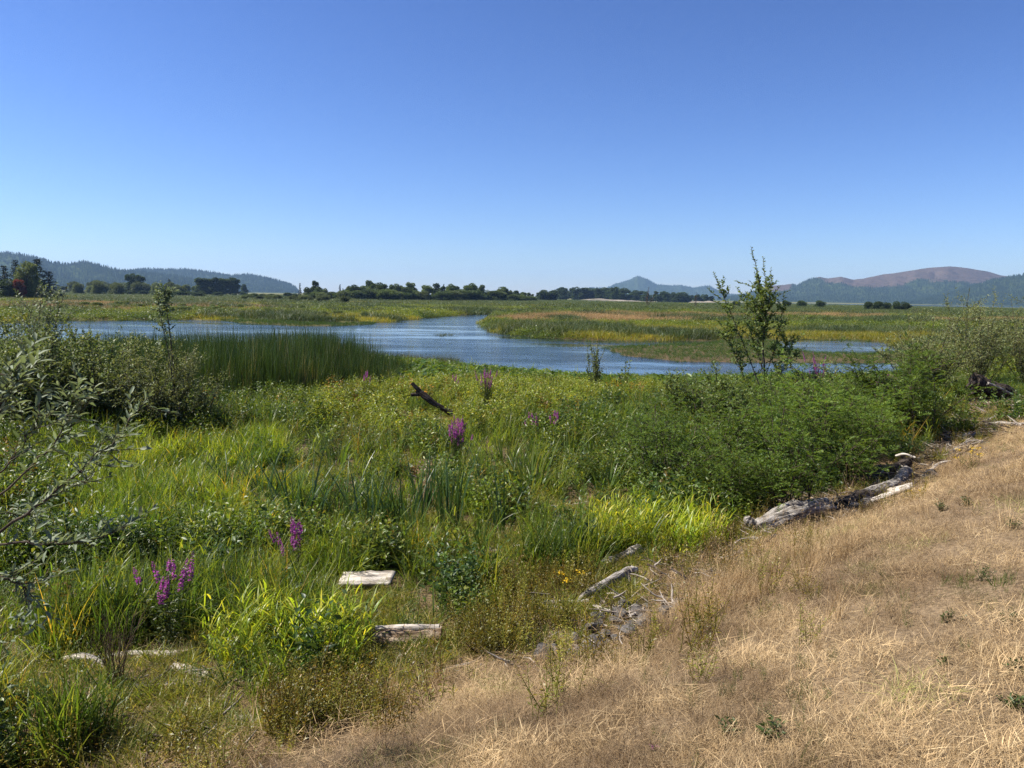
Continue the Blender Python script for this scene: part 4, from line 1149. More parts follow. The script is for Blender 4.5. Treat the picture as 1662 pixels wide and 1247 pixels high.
# --- the near willow whose branches reach in from the left
def near_willow():
    base = np.array([-4.1, 4.7, gz(-4.1, 4.7)])
    t = thing('willow_shrub', 'near willow shrub with long pale leaves reaching in at the left edge', 'shrub', tuple(base))
    U = lambda pts_: np.array([upto(px, py, dep) - base for px, py, dep in pts_])
    tr = np.array([(0, 0, -0.1), (0.05, -0.02, 0.4), (0.15, 0.0, 0.8), (0.2, 0.02, 1.2)])
    w = MB(); tube(w, tr, np.linspace(0.035, 0.022, 4), 7, False)
    tube(w, np.array([(0, 0, -0.1), (-0.1, 0.1, 0.9), (-0.05, 0.1, 1.7)]), [0.03, 0.02, 0.014], 6, False)
    w.build('trunk', M_TWIG, t)
    root = tr[-1]
    B = [
        ([(-60, 905, 4.5), (20, 850, 4.6), (70, 815, 4.7), (130, 768, 4.8), (185, 715, 4.9), (215, 680, 4.95), (243, 640, 5.0)], 0.011, 0.105, 0.22),
        ([(130, 768, 4.8), (148, 748, 4.75), (165, 722, 4.7), (172, 705, 4.7)], 0.005, 0.09, 0.2),
        ([(100, 790, 4.75), (125, 785, 4.7), (145, 780, 4.65)], 0.004, 0.07, 0.1),
        ([(-50, 840, 4.4), (20, 790, 4.4), (60, 745, 4.45), (95, 712, 4.5), (115, 670, 4.5), (118, 642, 4.5)], 0.008, 0.10, 0.25),
        ([(95, 712, 4.5), (120, 690, 4.5), (138, 660, 4.5), (148, 632, 4.5)], 0.005, 0.09, 0.2),
        ([(-50, 800, 4.3), (10, 760, 4.3), (40, 720, 4.3), (58, 690, 4.3), (64, 672, 4.3)], 0.006, 0.08, 0.2),
        ([(-50, 760, 3.9), (-10, 700, 3.9), (2, 655, 3.9), (12, 622, 3.9), (16, 600, 3.9)], 0.007, 0.12, 0.3),
        ([(-60, 890, 4.0), (30, 880, 4.0), (90, 884, 4.0), (150, 878, 4.05), (205, 858, 4.1)], 0.008, 0.10, 0.55),
        ([(-60, 930, 4.1), (0, 935, 4.1), (30, 950, 4.1), (55, 975, 4.15)], 0.006, 0.085, 0.2),
        ([(-80, 800, 4.6), (-20, 830, 4.7), (30, 835, 4.75), (70, 838, 4.8)], 0.006, 0.09, 0.1),
        ([(-80, 700, 4.3), (-30, 660, 4.2), (-10, 625, 4.15)], 0.006, 0.10, 0.2),
    ]
    mats = {}
    lm = []
    for i in range(4):
        mb = MB()
        leaves(mb, np.zeros((1, 3)), np.array([[1.0, 0, 0]]), 1.0, 0.30 + 0.04 * i, 'near', np.array([[0, rng.normal(0, .2), 1.0]]), np.array([i / 3.2]))
        lm.append(mb.mesh('leaf', M_WILLOW, True))
    rest = MB()
    count = 0
    for pth, rad, L, up in B:
        pl = U(pth)
        k = np.linspace(0, len(pl) - 1, 18)
        i0 = np.clip(k.astype(int), 0, len(pl) - 2); f = (k - i0)[:, None]
        pl = pl[i0] * (1 - f) + pl[i0 + 1] * f + rng.normal(0, 0.006, (18, 3))
        mb = MB()
        if pth[0][0] < 0:
            j = root + rng.normal(0, 0.03, 3)
            tube(mb, np.stack([j + (pl[0] - j) * s + np.array([0, 0, 0.15 * math.sin(s * 3.1)]) for s in np.linspace(0, 1, 5)]), np.linspace(rad * 1.3, rad, 5), 6, False, r=rng.random())
        tube(mb, pl, np.linspace(rad, rad * 0.3, 18), 6, False, r=rng.random())
        twigs = [pl]
        for tt in rng.uniform(0.25, 0.95, 8):
            P, T = along(pl, np.array([tt]))
            tw = shoot(P[0], T[0] + rng.normal(0, 0.6, 3), rng.uniform(0.12, 0.3), 4, 0.15, 0.05)
            tube(mb, tw, np.linspace(0.003, 0.0012, 5), 4, False, r=rng.random())
            twigs.append(tw)
        br = mb.build('branch', M_TWIG, t)
        for q, tw in enumerate(twigs):
            length = np.linalg.norm(np.diff(tw, axis=0), axis=1).sum()
            n = int(length / 0.026) + 3
            s0 = 0.3 if q == 0 else 0.1
            ts = np.linspace(s0, 1, n)
            P, T = along(tw, ts)
            az = np.arange(n) * 2.4 + rng.uniform(0, 6)
            d = np.stack([np.cos(az), np.sin(az), np.full(n, up)], -1) * 0.9 + T * 0.8 + rng.normal(0, 0.2, (n, 3))
            d = unit(d)
            nr = np.array([0, 0, 1.0]) + rng.normal(0, 0.45, (n, 3))
            sz = L * 0.92 * rng.uniform(0.5, 1.0, n)
            for i in range(n):
                if count < 300 and rng.random() < 0.5:
                    y = unit(np.cross(nr[i], d[i])); z = np.cross(d[i], y)
                    o = link('leaf', lm[rng.integers(0, 4)], br)
                    o.matrix_local = Matrix(((*(np.array([d[i][0], y[0], z[0]]) * sz[i]), P[i][0]), (*(np.array([d[i][1], y[1], z[1]]) * sz[i]), P[i][1]), (*(np.array([d[i][2], y[2], z[2]]) * sz[i]), P[i][2]), (0, 0, 0, 1)))
                    count += 1
                else:
                    leaves(rest, P[i:i + 1], d[i:i + 1], sz[i], sz[i] * 0.36, 'near', nr[i:i + 1])
    # the rest of the bush, mostly outside the picture
    st = [shoot((rng.normal(0, .1), rng.normal(0, .1), 0), (rng.uniform(-1.0, -0.12), rng.uniform(-0.6, 0.5), 1.0), rng.uniform(1.7, 2.7), 8, 0.1, 0.02) for _ in range(20)]
    pls = branching(st, 6, 3, 0.42, 0.012)
    w2 = MB(); leafy(pls, w2, rest, 0.012, 0.04, 0.09, 0.032, 'mid')
    w2.build('stems', M_TWIG, t)
    rest.build('foliage', M_WILLOW, t, kind='stuff', smooth=True)
near_willow()

def left_thicket():
    shrub('leafy_shrub', 'dense dark leafy shrub at the left edge beside the slough', 'shrub', place(20, 712), 2.7, 0.65, 20, 8, 4, 0.105, 0.06, 0.036, M_DARKSHRUB, M_BARK, 'far', None, 0.02)
    shrub('leafy_shrub', 'dark leafy shrub left of the pale olive shrub', 'shrub', place(120, 705), 2.6, 0.6, 20, 8, 4, 0.10, 0.056, 0.036, M_DARKSHRUB, M_BARK, 'far', None, 0.02)
    shrub('leaning_shrub', 'tall shrub leaning left with a drooping grey-green plume', 'shrub', place(60, 690), 4.1, 0.16, 7, 12, 4, 0.105, 0.05, 0.035, M_WILLOW, M_BARK, 'far', None, 0.02, 0.3, lean=(0.06, 0), start=0.3)
    shrub('olive_willow', 'pale olive willow shrub in front of the cattails', 'shrub', place(262, 712), 2.45, 0.5, 20, 8, 4, 0.08, 0.036, 0.032, M_GREYWILLOW, M_BARK, 'far', None, 0.015)
    shrub('olive_willow', 'lower olive willow shrub between dark shrubs and the sapling', 'shrub', place(205, 700), 2.3, 0.55, 18, 8, 4, 0.08, 0.036, 0.034, M_GREYWILLOW, M_BARK, 'far', None, 0.015)
    shrub('leafy_shrub', 'small olive shrub at the right foot of the sapling', 'shrub', place(330, 705), 1.6, 0.55, 13, 7, 3, 0.075, 0.034, 0.034, M_GREYWILLOW, M_BARK, 'far', None, 0.012)
    shrub('leafy_shrub', 'leafy shrub behind the leaning shrub at the left edge', 'shrub', place(-30, 690), 3.3, 0.5, 18, 8, 4, 0.105, 0.055, 0.038, M_DARKSHRUB, M_BARK, 'far', None, 0.02)
    shrub('leafy_shrub', 'leafy shrub rising between the leaning shrub and the olive shrubs', 'shrub', place(95, 672), 2.9, 0.5, 18, 8, 4, 0.10, 0.052, 0.038, M_ALDER, M_BARK, 'far', None, 0.02)
    # thin sapling with a tuft of leaves at its top
    loc = place(285, 712)
    t = thing('thin_sapling', 'thin bare-stemmed sapling with a leafy tuft above the water', 'sapling', loc)
    b = np.array(loc)
    w = MB(); lf = MB()
    for pth in ([(285, 712), (283, 640), (275, 580), (262, 520), (255, 478)], [(284, 690), (282, 600), (276, 540), (270, 500), (268, 470)]):
        pl = np.array([upto(px, py, loc[1]) - b for px, py in pth])
        k = np.linspace(0, 4, 16); i0 = np.clip(k.astype(int), 0, 3); f = (k - i0)[:, None]
        pl = pl[i0] * (1 - f) + pl[i0 + 1] * f
        tube(w, pl, np.linspace(0.022, 0.006, 16), 5, False)
        tw = []
        for tt in rng.uniform(0.62, 1.0, 26):
            P, T = along(pl, np.array([min(tt, 0.99)]))
            tw.append((shoot(P[0], T[0] * 0.6 + rng.normal(0, 0.6, 3), rng.uniform(0.15, 0.4), 4, 0.15, 0.05), 0.004))
        leafy(tw, w, lf, 0.004, 0.02, 0.115, 0.055, 'mid', 0.1)
    w.build('stems', M_BARK, t); lf.build('foliage', M_WILLOW, t, kind='stuff')
left_thicket()

def alder():
    loc = place(1240, 690)
    t = thing('alder_sapling', 'young slender tree with tall leafy shoots rising above the marsh', 'tree', loc)
    b = np.array(loc); Y = loc[1]
    w = MB(); tubes = []
    lf = MB()
    def path(pp, n=18, dy=0.0):
        pl = np.array([upto(px, py, Y + dy) - b for px, py in pp])
        k = np.linspace(0, len(pp) - 1, n); i0 = np.clip(k.astype(int), 0, len(pp) - 2); f = (k - i0)[:, None]
        return pl[i0] * (1 - f) + pl[i0 + 1] * f + rng.normal(0, 0.008, (n, 3))
    main = path([(1240, 695), (1240, 600), (1238, 540), (1236, 490), (1230, 445), (1219, 402)], 26)
    s2 = path([(1238, 590), (1241, 520), (1243, 470), (1241, 440), (1238, 416)], 18, 0.15)
    s3 = path([(1240, 540), (1248, 490), (1252, 460), (1252, 436)], 14, -0.2)
    s4 = path([(1238, 640), (1215, 580), (1195, 530), (1178, 490), (1165, 460), (1158, 442)], 22, -0.3)
    s5 = path([(1240, 620), (1255, 570), (1268, 530), (1270, 500)], 14, 0.3)
    s6 = path([(1239, 600), (1222, 555), (1212, 510), (1212, 480)], 14, 0.5)
    s7 = path([(1240, 650), (1210, 620), (1190, 570), (1182, 540)], 14, 0.4)
    s8 = path([(1241, 655), (1262, 620), (1276, 585), (1279, 555)], 14, -0.3)
    s9 = path([(1239, 610), (1230, 560), (1226, 520), (1229, 490)], 14, -0.6)
    tr = MB(); tube(tr, main, np.linspace(0.034, 0.006, 26), 7, False, rough=0.1)
    for s_, r_ in ((s2, 0.014), (s3, 0.01), (s4, 0.016), (s5, 0.012), (s6, 0.012), (s7, 0.012), (s8, 0.012), (s9, 0.012)):
        pass
    tr.build('trunk', M_BARK, t)
    pls = []
    for s_, r_, lo, hi, cnt, ll in ((main, 0.03, 0.28, 0.70, 70, 0.62), (s2, 0.014, 0.1, 0.6, 14, 0.45), (s3, 0.01, 0.1, 0.6, 8, 0.35), (s4, 0.016, 0.2, 0.72, 26, 0.48), (s5, 0.012, 0.05, 1, 22, 0.42), (s6, 0.012, 0.05, 1, 22, 0.42), (s7, 0.012, 0.05, 1, 38, 0.55), (s8, 0.012, 0.05, 1, 38, 0.52), (s9, 0.012, 0.05, 1, 20, 0.45)):
        if s_ is not main:
            pls.append((s_, r_))
        for tt in rng.uniform(lo, hi, cnt):
            P, T = along(s_, np.array([min(tt, 0.99)]))
            d = T[0] * 0.7 + np.array([rng.normal(0, 0.8), rng.normal(0, 0.8), 0.05])
            pls.append((shoot(P[0], d, ll * rng.uniform(0.5, 1.5), 5, 0.12, 0.06), 0.006))
    leafy([q for q in pls if q[1] > 0.008], w, lf, 0.01, 0.05, 0.12, 0.06, 'mid', 0.12)
    leafy([q for q in pls if q[1] <= 0.008], w, lf, 0.01, 0.028, 0.12, 0.07, 'mid', 0.12)
    leafy([(main[13:], 0.008)], w, lf, 0.008, 0.028, 0.13, 0.06, 'mid', 0.0)
    w.build('branches', M_BARK, t); lf.build('crown', M_ALDER, t, kind='stuff')
    # leafy shrubs around its foot
    for px, py, h, lb in ((1165, 705, 2.0, 'leafy green shrub left of the young slender tree'), (1215, 715, 1.6, 'low leafy shrub in front of the young slender tree'),
                          (1290, 700, 1.9, 'leafy green shrub right of the young slender tree'), (1105, 690, 1.7, 'leafy shrub between the yellow weeds and the young slender tree'),
                          (1350, 690, 1.5, 'leafy shrub in front of the purple flowers by the pond')):
        shrub('leafy_shrub', lb, 'shrub', place(px, py), h, 0.6, 15, 7, 3, 0.10, 0.054, 0.034, M_ALDER if px % 2 else M_GREYWILLOW, M_BARK, 'far', None, 0.012)
    # upright leafy sprouts by the water
    shrub('waterside_sprouts', 'pale upright leafy sprouts in front of the open water', 'shrub', place(965, 640), 2.2, 0.18, 14, 6, 1, 0.10, 0.05, 0.03, M_PALEBUSH, M_TWIG, 'far', None, 0.012, 0.2)
    shrub('waterside_sprouts', 'few broad-leaved sprouts at the shore below the island', 'shrub', place(1015, 640), 1.9, 0.15, 4, 2, 0, 0.15, 0.10, 0.09, M_DARKSHRUB, M_TWIG, 'far', None, 0.01, 0.2)
alder()

def right_willows():
    for px, py, h, lb in ((1500, 648, 3.3, 'grey-green willow bush by the pond beside the dark stump'), (1585, 630, 4.3, 'tallest grey-green willow bush behind the dark stump'),
                          (1668, 632, 4.2, 'grey-green willow bush at the right edge of the marsh'), (1480, 650, 2.4, 'small grey-green willow bush at the end of the pond'),
                          (1735, 632, 4.0, 'grey-green willow bush farthest along the dike')):
        shrub('grey_willow', lb, 'shrub', place(px, py), h, 0.55, 26, 8, 3, 0.12, 0.045, 0.055, M_PALEWILLOW, M_TWIG, 'far', None, 0.016, 0.38)
right_willows()

def frond_mesh(mb, P, d, L, nl, lw, up):
    """one pinnate leaf: leaflets in two rows along a drooping rib"""
    n = len(P)
    d = unit(d); side = unit(np.cross(d, np.array([0, 0, 1.0]) + rng.normal(0, 0.3, (n, 3))))
    for i in range(nl):
        t = (i + 1) / nl
        c = P + d * (L * t)[:, None] + np.array([0, 0, -1.0]) * (L * 0.28 * t * t)[:, None]
        for s in (-1, 1):
            ld = side * s + d * 0.55 + np.array([0, 0, 0.12])
            leaves(mb, c, ld, L * lw * (1.25 - 0.75 * t), L * lw * 0.34, 'far')

def feather_shrubs():
    protos = []
    for v in range(3):
        st = []
        for i in range(12):
            a = rng.uniform(0, 6.283); q = rng.uniform(0.15, 0.8)
            st.append(shoot((rng.normal(0, .1), rng.normal(0, .1), -0.05), (math.cos(a) * q, math.sin(a) * q, 1), rng.uniform(1.1, 1.75), 7, 0.1, 0.02))
        pls = branching(st, 6, 2, 0.5, 0.011)
        w = MB(); lf = MB()
        for pl, r in pls:
            tube(w, pl, np.linspace(r, r * 0.4, len(pl)), 4, False, r=rng.random())
            length = np.linalg.norm(np.diff(pl, axis=0), axis=1).sum()
            n = max(2, int(length * 0.8 / 0.085))
            P, T = along(pl, np.linspace(0.25, 1, n))
            az = np.arange(n) * 2.4 + rng.uniform(0, 6)
            d = np.stack([np.cos(az), np.sin(az), np.full(n, 0.35)], -1) + T * 0.6
            frond_mesh(lf, P, d, rng.uniform(0.13, 0.24, n), 7, 0.26, 0)
        protos.append((w.mesh('stems', M_TWIG), lf.mesh('foliage', M_FEATHER)))
    spots = [(1080, 815, 0.85, 'dark feathery shrub left of the others above the yellow-green grass'), (1180, 835, 0.95, 'dark feathery shrub right behind the yellow-green grass'),
             (1285, 838, 0.9, 'dark feathery shrub just behind the big grey root log'), (1050, 775, 0.8, 'feathery shrub beside the strap-leaved clump'),
             (1145, 775, 0.95, 'feathery shrub in the middle of the thicket'), (1230, 775, 1.0, 'feathery shrub standing behind the grey root log'),
             (1320, 780, 1.0, 'feathery shrub behind the round log'), (1400, 745, 1.05, 'tall feathery shrub left of the dry grass corner'),
             (1490, 718, 1.15, 'feathery shrub nearest the dark stump'), (1340, 715, 1.2, 'feathery shrub between the log pile and the pond'),
             (1430, 705, 1.2, 'feathery shrub under the small willow bush'), (1260, 725, 1.0, 'feathery shrub below the young slender tree'), (1375, 790, 0.8, 'low feathery shrub over the dark log')]
    for i, (px, py, s, lb) in enumerate(spots):
        t = thing('feathery_shrub', lb, 'shrub', place(px, py), rng.uniform(0, 6.28), s * (1.3, 0.95, 1.4, 1.1)[i % 4], 'feathery green shrubs along the foot of the dike')
        link('stems', protos[i % 3][0], t)
        link('foliage', protos[i % 3][1], t, kind='stuff')
feather_shrubs()

# ------------------------------------------------------------------ flowers, sedge clumps, weeds
def loosestrife(px, py, h, nst, spread, label, spike=0.30, detail=1.0):
    loc = place(px, py); CLEAR.append((loc[0], loc[1], 0.22 + spread * 0.4, 0.5))
    t = thing('purple_loosestrife', label, 'flower', loc, 0, 1, 'purple loosestrife plants')
    w = MB(); lf = MB()
    for i in range(nst):
        a = rng.uniform(0, 6.283); q = rng.uniform(0, 1)
        pl = shoot((rng.normal(0, 0.05), rng.normal(0, 0.05), -0.03), (math.cos(a) * spread * q, math.sin(a) * spread * q, 1), h * rng.uniform(0.68, 1.03), 8, 0.05, 0.05)
        tube(w, pl, np.linspace(0.006, 0.002, 9), 4, False, r=rng.random())
        n = int(26 * detail)
        P, T = along(pl, np.linspace(0.12, 0.78, n))
        az = np.arange(n) * 1.57 + (np.arange(n) % 2) * math.pi
        d = np.stack([np.cos(az), np.sin(az), np.full(n, 0.4)], -1) + rng.normal(0, 0.15, (n, 3))
        leaves(lf, P, d, rng.uniform(0.05, 0.10, n), rng.uniform(0.014, 0.022, n), 'mid')
        if rng.random() < 0.85:
            f = MB()
            sp = spike * rng.uniform(0.6, 1.15)
            m = int(120 * sp / 0.3)
            k = rng.random(m); k = k[rng.random(m) < 0.35 + 0.9 * np.sin(k * rng.uniform(3, 9) + rng.uniform(0, 6)) ** 2]; m = len(k)
            P, T = along(pl, 1 - k * sp / h)
            az = rng.uniform(0, 6.283, m)
            d = np.stack([np.cos(az), np.sin(az), rng.uniform(-0.1, 0.7, m)], -1)
            rad = 0.024 * (0.35 + 0.65 * np.minimum(1, k * 2.2))
            leaves(f, P + d * (rad * 0.25)[:, None], d, rad * 1.15, rad * 0.85, 'mid', rng.normal(0, 1, (m, 3)))
            f.build('flower_spike', M_PURPLE, t)
    w.build('stems', M_PLANT, t)
    lf.build('foliage', M_PLANT, t, kind='stuff')
loosestrife(272, 1062, 1.05, 13, 0.33, 'purple flower spikes closest to the fallen logs in front of the willow', 0.26)
loosestrife(478, 955, 1.0, 15, 0.42, 'loose purple flowering plant just left of the white board', 0.24)
loosestrife(740, 768, 1.3, 34, 0.30, 'largest bushy purple flower clump in the middle of the marsh', 0.28)
loosestrife(790, 668, 1.5, 30, 0.24, 'purple flower clump right of the forked snag near the shore', 0.36)
loosestrife(1322, 672, 2.2, 22, 0.17, 'tall purple flowers standing before the pond', 0.5)
loosestrife(862, 722, 0.95, 8, 0.2, 'small purple flower tuft right of the largest clump', 0.22)
loosestrife(898, 724, 1.1, 10, 0.2, 'pink-purple flowers beside the red weeds', 0.25)
loosestrife(592, 650, 1.3, 7, 0.2, 'faded purple flowers at the right end of the cattails', 0.3)
loosestrife(1425, 655, 1.2, 9, 0.5, 'low purple flowers under the small willow bush by the pond', 0.25)
loosestrife(738, 650, 1.0, 6, 0.2, 'few purple spikes between the forked snag and the purple clump', 0.25)

def clump(name, label, px, py, n, r, h0, h1, w, lean, bend, m, segs=7, group=None):
    c = place(px, py); CLEAR.append((c[0], c[1], r + 0.12, 1.15))
    t = thing(name, label, 'plant', place(px, py), 0, 1, group)
    k = 0
    for i in range(n):
        a = rng.uniform(0, 6.283); q = r * math.sqrt(rng.random())
        mb = MB()
        ribbons(mb, np.array([[q * math.cos(a), q * math.sin(a), -0.03]]), a + rng.normal(0, 0.7), rng.uniform(h0, h1), w * rng.uniform(0.7, 1.2), abs(rng.normal(lean, lean * 0.5)), rng.gamma(2.0, bend / 2), segs, flatw=1)
        mb.build('blade', m, t, smooth=True)
G_CL = 'strap-leaved clumps on the marsh'
clump('sedge_clump', 'large strap-leaved clump right of the biggest purple flowers', 862, 800, 80, 0.28, 0.7, 1.3, 0.042, 0.38, 0.7, M_SEDGE, 6, G_CL)
clump('sedge_clump', 'strap-leaved clump beside the dark feathery shrubs', 985, 800, 55, 0.2, 0.6, 1.2, 0.042, 0.38, 0.8, M_SEDGE, 6, G_CL)
clump('cattail_clump', 'upright cattail leaves in front of the biggest purple flowers', 730, 862, 34, 0.2, 0.9, 1.6, 0.036, 0.12, 0.25, M_CATLEAF, 7, G_CL)
clump('cattail_clump', 'dense upright cattail leaves above the white board', 655, 868, 44, 0.32, 0.8, 1.4, 0.034, 0.2, 0.35, M_CATLEAF, 7, G_CL)
clump('cattail_clump', 'long arching cattail leaves behind the loose purple plant', 480, 850, 46, 0.32, 1.0, 1.7, 0.036, 0.28, 0.9, M_CATLEAF, 7, G_CL)
clump('cattail_clump', 'thin upright cattail leaves left of the yellow-green grass by the feathery shrubs', 815, 868, 14, 0.16, 0.7, 1.3, 0.034, 0.15, 0.3, M_CATLEAF, 7, G_CL)
clump('cattail_clump', 'five broad leaf blades standing behind the squared log', 703, 1018, 7, 0.06, 0.35, 0.72, 0.026, 0.25, 0.5, M_CATLEAF, 7, G_CL)
clump('cattail_clump', 'leaf blades fanning out under the arching cattail leaves', 510, 868, 20, 0.2, 0.6, 1.2, 0.034, 0.3, 0.6, M_CATLEAF, 7, G_CL)
clump('cattail_clump', 'cattail leaves between straw patch and largest strap clump', 790, 800, 22, 0.18, 0.7, 1.3, 0.034, 0.2, 0.4, M_CATLEAF, 7, G_CL)
clump('pale_strap_plant', 'pale arching strap leaves at the left edge above the straw', 45, 1088, 12, 0.05, 0.3, 0.5, 0.024, 0.4, 0.9, M_PALEBLADE, 7)
clump('pale_strap_plant', 'small pale strap leaves at the very left edge', -5, 1062, 9, 0.05, 0.25, 0.42, 0.02, 0.4, 0.9, M_PALEBLADE, 7)
clump('bright_grass_tuft', 'small bright green grass tuft below the fallen logs', 215, 1178, 46, 0.10, 0.14, 0.30, 0.009, 0.4, 0.8, M_SEDGE, 5)
clump('green_grass_tuft', 'green grass tuft on the dry slope near the right edge', 1622, 952, 34, 0.07, 0.10, 0.2, 0.007, 0.7, 0.6, M_SEDGE, 5)
clump('green_grass_tuft', 'short green grass tuft in the dry grass above the gravel corner', 1400, 1180, 12, 0.04, 0.08, 0.2, 0.006, 0.5, 0.6, M_SEDGE, 5)

for i, (px, py, n, h0, h1, ln, bd, lb) in enumerate((
        (600, 880, 26, 0.8, 1.3, 0.2, 0.4, 'upright cattail leaves between the white board and the arching leaves'), (560, 850, 20, 0.7, 1.2, 0.3, 0.7, 'cattail leaves bending left above the loose purple plant'),
        (430, 815, 24, 0.7, 1.2, 0.3, 0.7, 'arching cattail leaves left of the grey stub'), (375, 800, 18, 0.6, 1.0, 0.3, 0.7, 'leftmost arching cattail leaves in the bright green grass'),
        (640, 745, 22, 0.6, 1.0, 0.25, 0.5, 'sedge blades left of the straw opening'), (925, 745, 26, 0.6, 1.0, 0.3, 0.6, 'sedge blades below the pink-purple flowers'),
        (1010, 740, 22, 0.6, 0.95, 0.3, 0.6, 'sedge blades below the red weeds'), (690, 830, 24, 0.8, 1.25, 0.15, 0.3, 'upright cattail leaves in the straw opening'),
        (770, 900, 18, 0.5, 0.9, 0.3, 0.6, 'short sedge blades below the upright cattail leaves'), (545, 760, 22, 0.6, 1.0, 0.3, 0.6, 'sedge blades below the yellow weeds left of the snag'),
        (900, 660, 20, 0.8, 1.2, 0.2, 0.4, 'sedge blades near the shore right of the purple clump'), (820, 760, 20, 0.6, 1.0, 0.25, 0.5, 'sedge blades just right of the biggest purple flowers'))):
    clump('sedge_clump' if 'sedge' in lb else 'cattail_clump', lb, px, py, n + 10, 0.22, h0 * 1.1, h1 * 1.15, 0.034, ln, bd, M_SEDGE if 'sedge' in lb else M_CATLEAF, 6, G_CL)

def dead_stalks(px, py, h, n, label):
    t = thing('dead_weed', label, 'plant', place(px, py))
    w = MB()
    for i in range(n):
        pl = shoot((rng.normal(0, .05), rng.normal(0, .04), -0.02), (rng.normal(0, .22), rng.normal(0, .22), 1), h * rng.uniform(0.6, 1.05), 6, 0.08, 0.03)
        tube(w, pl, np.linspace(0.005, 0.0015, 7), 4, False, r=rng.random())
        for tt in rng.uniform(0.3, 0.95, 5):
            P, T = along(pl, np.array([tt]))
            tube(w, shoot(P[0], T[0] + rng.normal(0, .5, 3), h * 0.22, 3, 0.15, 0.05), np.linspace(0.002, 0.001, 4), 3, False, r=rng.random())
    w.build('stalks', M_DEADSTEM, t)
dead_stalks(190, 1118, 0.75, 26, 'dark bundle of dead stalks by the bleached logs')
dead_stalks(1000, 1000, 0.3, 10, 'small brown dead stalks beside the forked driftwood')

def small_weed(px, py, h, n, L, W, label, m=None, flower=None, name='small_weed', grp='small weeds on the dry slope'):
    t = thing(name, label, 'weed', place(px, py, 1.6), rng.uniform(0, 6), 1, grp)
    w = MB(); lf = MB(); fl = MB()
    for i in range(n):
        pl = shoot((rng.normal(0, .02), rng.normal(0, .02), -0.01), (rng.normal(0, .45), rng.normal(0, .45), 1), h * rng.uniform(0.6, 1.1), 5, 0.12, 0.05)
        tube(w, pl, np.linspace(0.003, 0.0012, 6), 4, False, r=rng.random())
        k = 9
        P, T = along(pl, np.linspace(0.1, 1, k))
        az = np.arange(k) * 2.4 + rng.uniform(0, 6)
        leaves(lf, P, np.stack([np.cos(az), np.sin(az), np.full(k, 0.4)], -1) + T * 0.3, L * rng.uniform(0.6, 1.1, k), W * rng.uniform(0.7, 1.1, k), 'mid')
        if flower is not None:
            k = 26
            P = pl[-1] + rng.normal(0, 1, (k, 3)) * np.array([0.03, 0.03, 0.012]) * (0.35 if name == 'thistle' else 1)
            leaves(fl, P, rng.normal(0, 1, (k, 3)) + np.array([0, 0, .8]), 0.012 if name == 'thistle' else 0.022, 0.01 if name == 'thistle' else 0.018, 'mid')
    w.build('stems', M_TWIG, t); lf.build('foliage', m or M_PLANT, t, kind='stuff')
    if flower is not None: fl.build('flowers', flower, t)
small_weed(1180, 1200, 0.09, 8, 0.035, 0.016, 'dark green weed low on the dry slope near the bottom edge')
small_weed(1258, 1205, 0.12, 9, 0.04, 0.018, 'tallest dark weed near the bottom edge of the slope')
small_weed(1590, 945, 0.16, 7, 0.03, 0.012, 'branching grey-green weed beside the green grass tuft')
small_weed(1272, 995, 0.08, 5, 0.035, 0.014, 'single small green weed in the middle of the dry slope')
small_weed(1530, 830, 0.14, 16, 0.035, 0.016, 'wide dark green weed patch high on the dry slope')
small_weed(1570, 822, 0.14, 14, 0.035, 0.016, 'green weed patch next to the wide weed patch')
small_weed(1645, 860, 0.16, 12, 0.035, 0.015, 'green weeds at the right edge of the slope')
small_weed(1640, 1010, 0.10, 8, 0.03, 0.014, 'small weed at the right edge below the grass tuft')
small_weed(1540, 1010, 0.09, 8, 0.03, 0.014, 'scattered small weed right of the slope centre')
small_weed(1645, 1150, 0.07, 8, 0.04, 0.018, 'leafy weed beside the gravel corner')
small_weed(1650, 1095, 0.09, 8, 0.035, 0.016, 'leafy weed above the gravel corner')
small_weed(1530, 1080, 0.06, 6, 0.03, 0.014, 'tiny dark weed above the gravel corner')
small_weed(1440, 940, 0.07, 6, 0.03, 0.014, 'tiny dark green weed below the wide patch')
small_weed(1052, 1225, 0.06, 1, 0.03, 0.012, 'small thistle with a pink bloom at the bottom of the slope', None, M_PURPLE, 'thistle', None)
small_weed(1576, 762, 0.42, 6, 0.05, 0.018, 'bright yellow ragwort flowering at the wrack line', None, M_YELLOWFL, 'ragwort', None)
small_weed(1490, 800, 0.18, 3, 0.04, 0.014, 'small yellow flower beside the white plank', None, M_YELLOWFL, 'ragwort', None)
small_weed(150, 1045, 0.3, 3, 0.04, 0.014, 'small orange-yellow flower in the shade behind the bleached logs', None, M_YELLOWFL, 'ragwort', None)
small_weed(600, 1100, 0.22, 4, 0.04, 0.014, 'small yellow flowers below the squared log', None, M_YELLOWFL, 'ragwort', None)
small_weed(930, 960, 0.4, 3, 0.04, 0.014, 'single yellow flower in the red-brown weeds', None, M_YELLOWFL, 'ragwort', None)

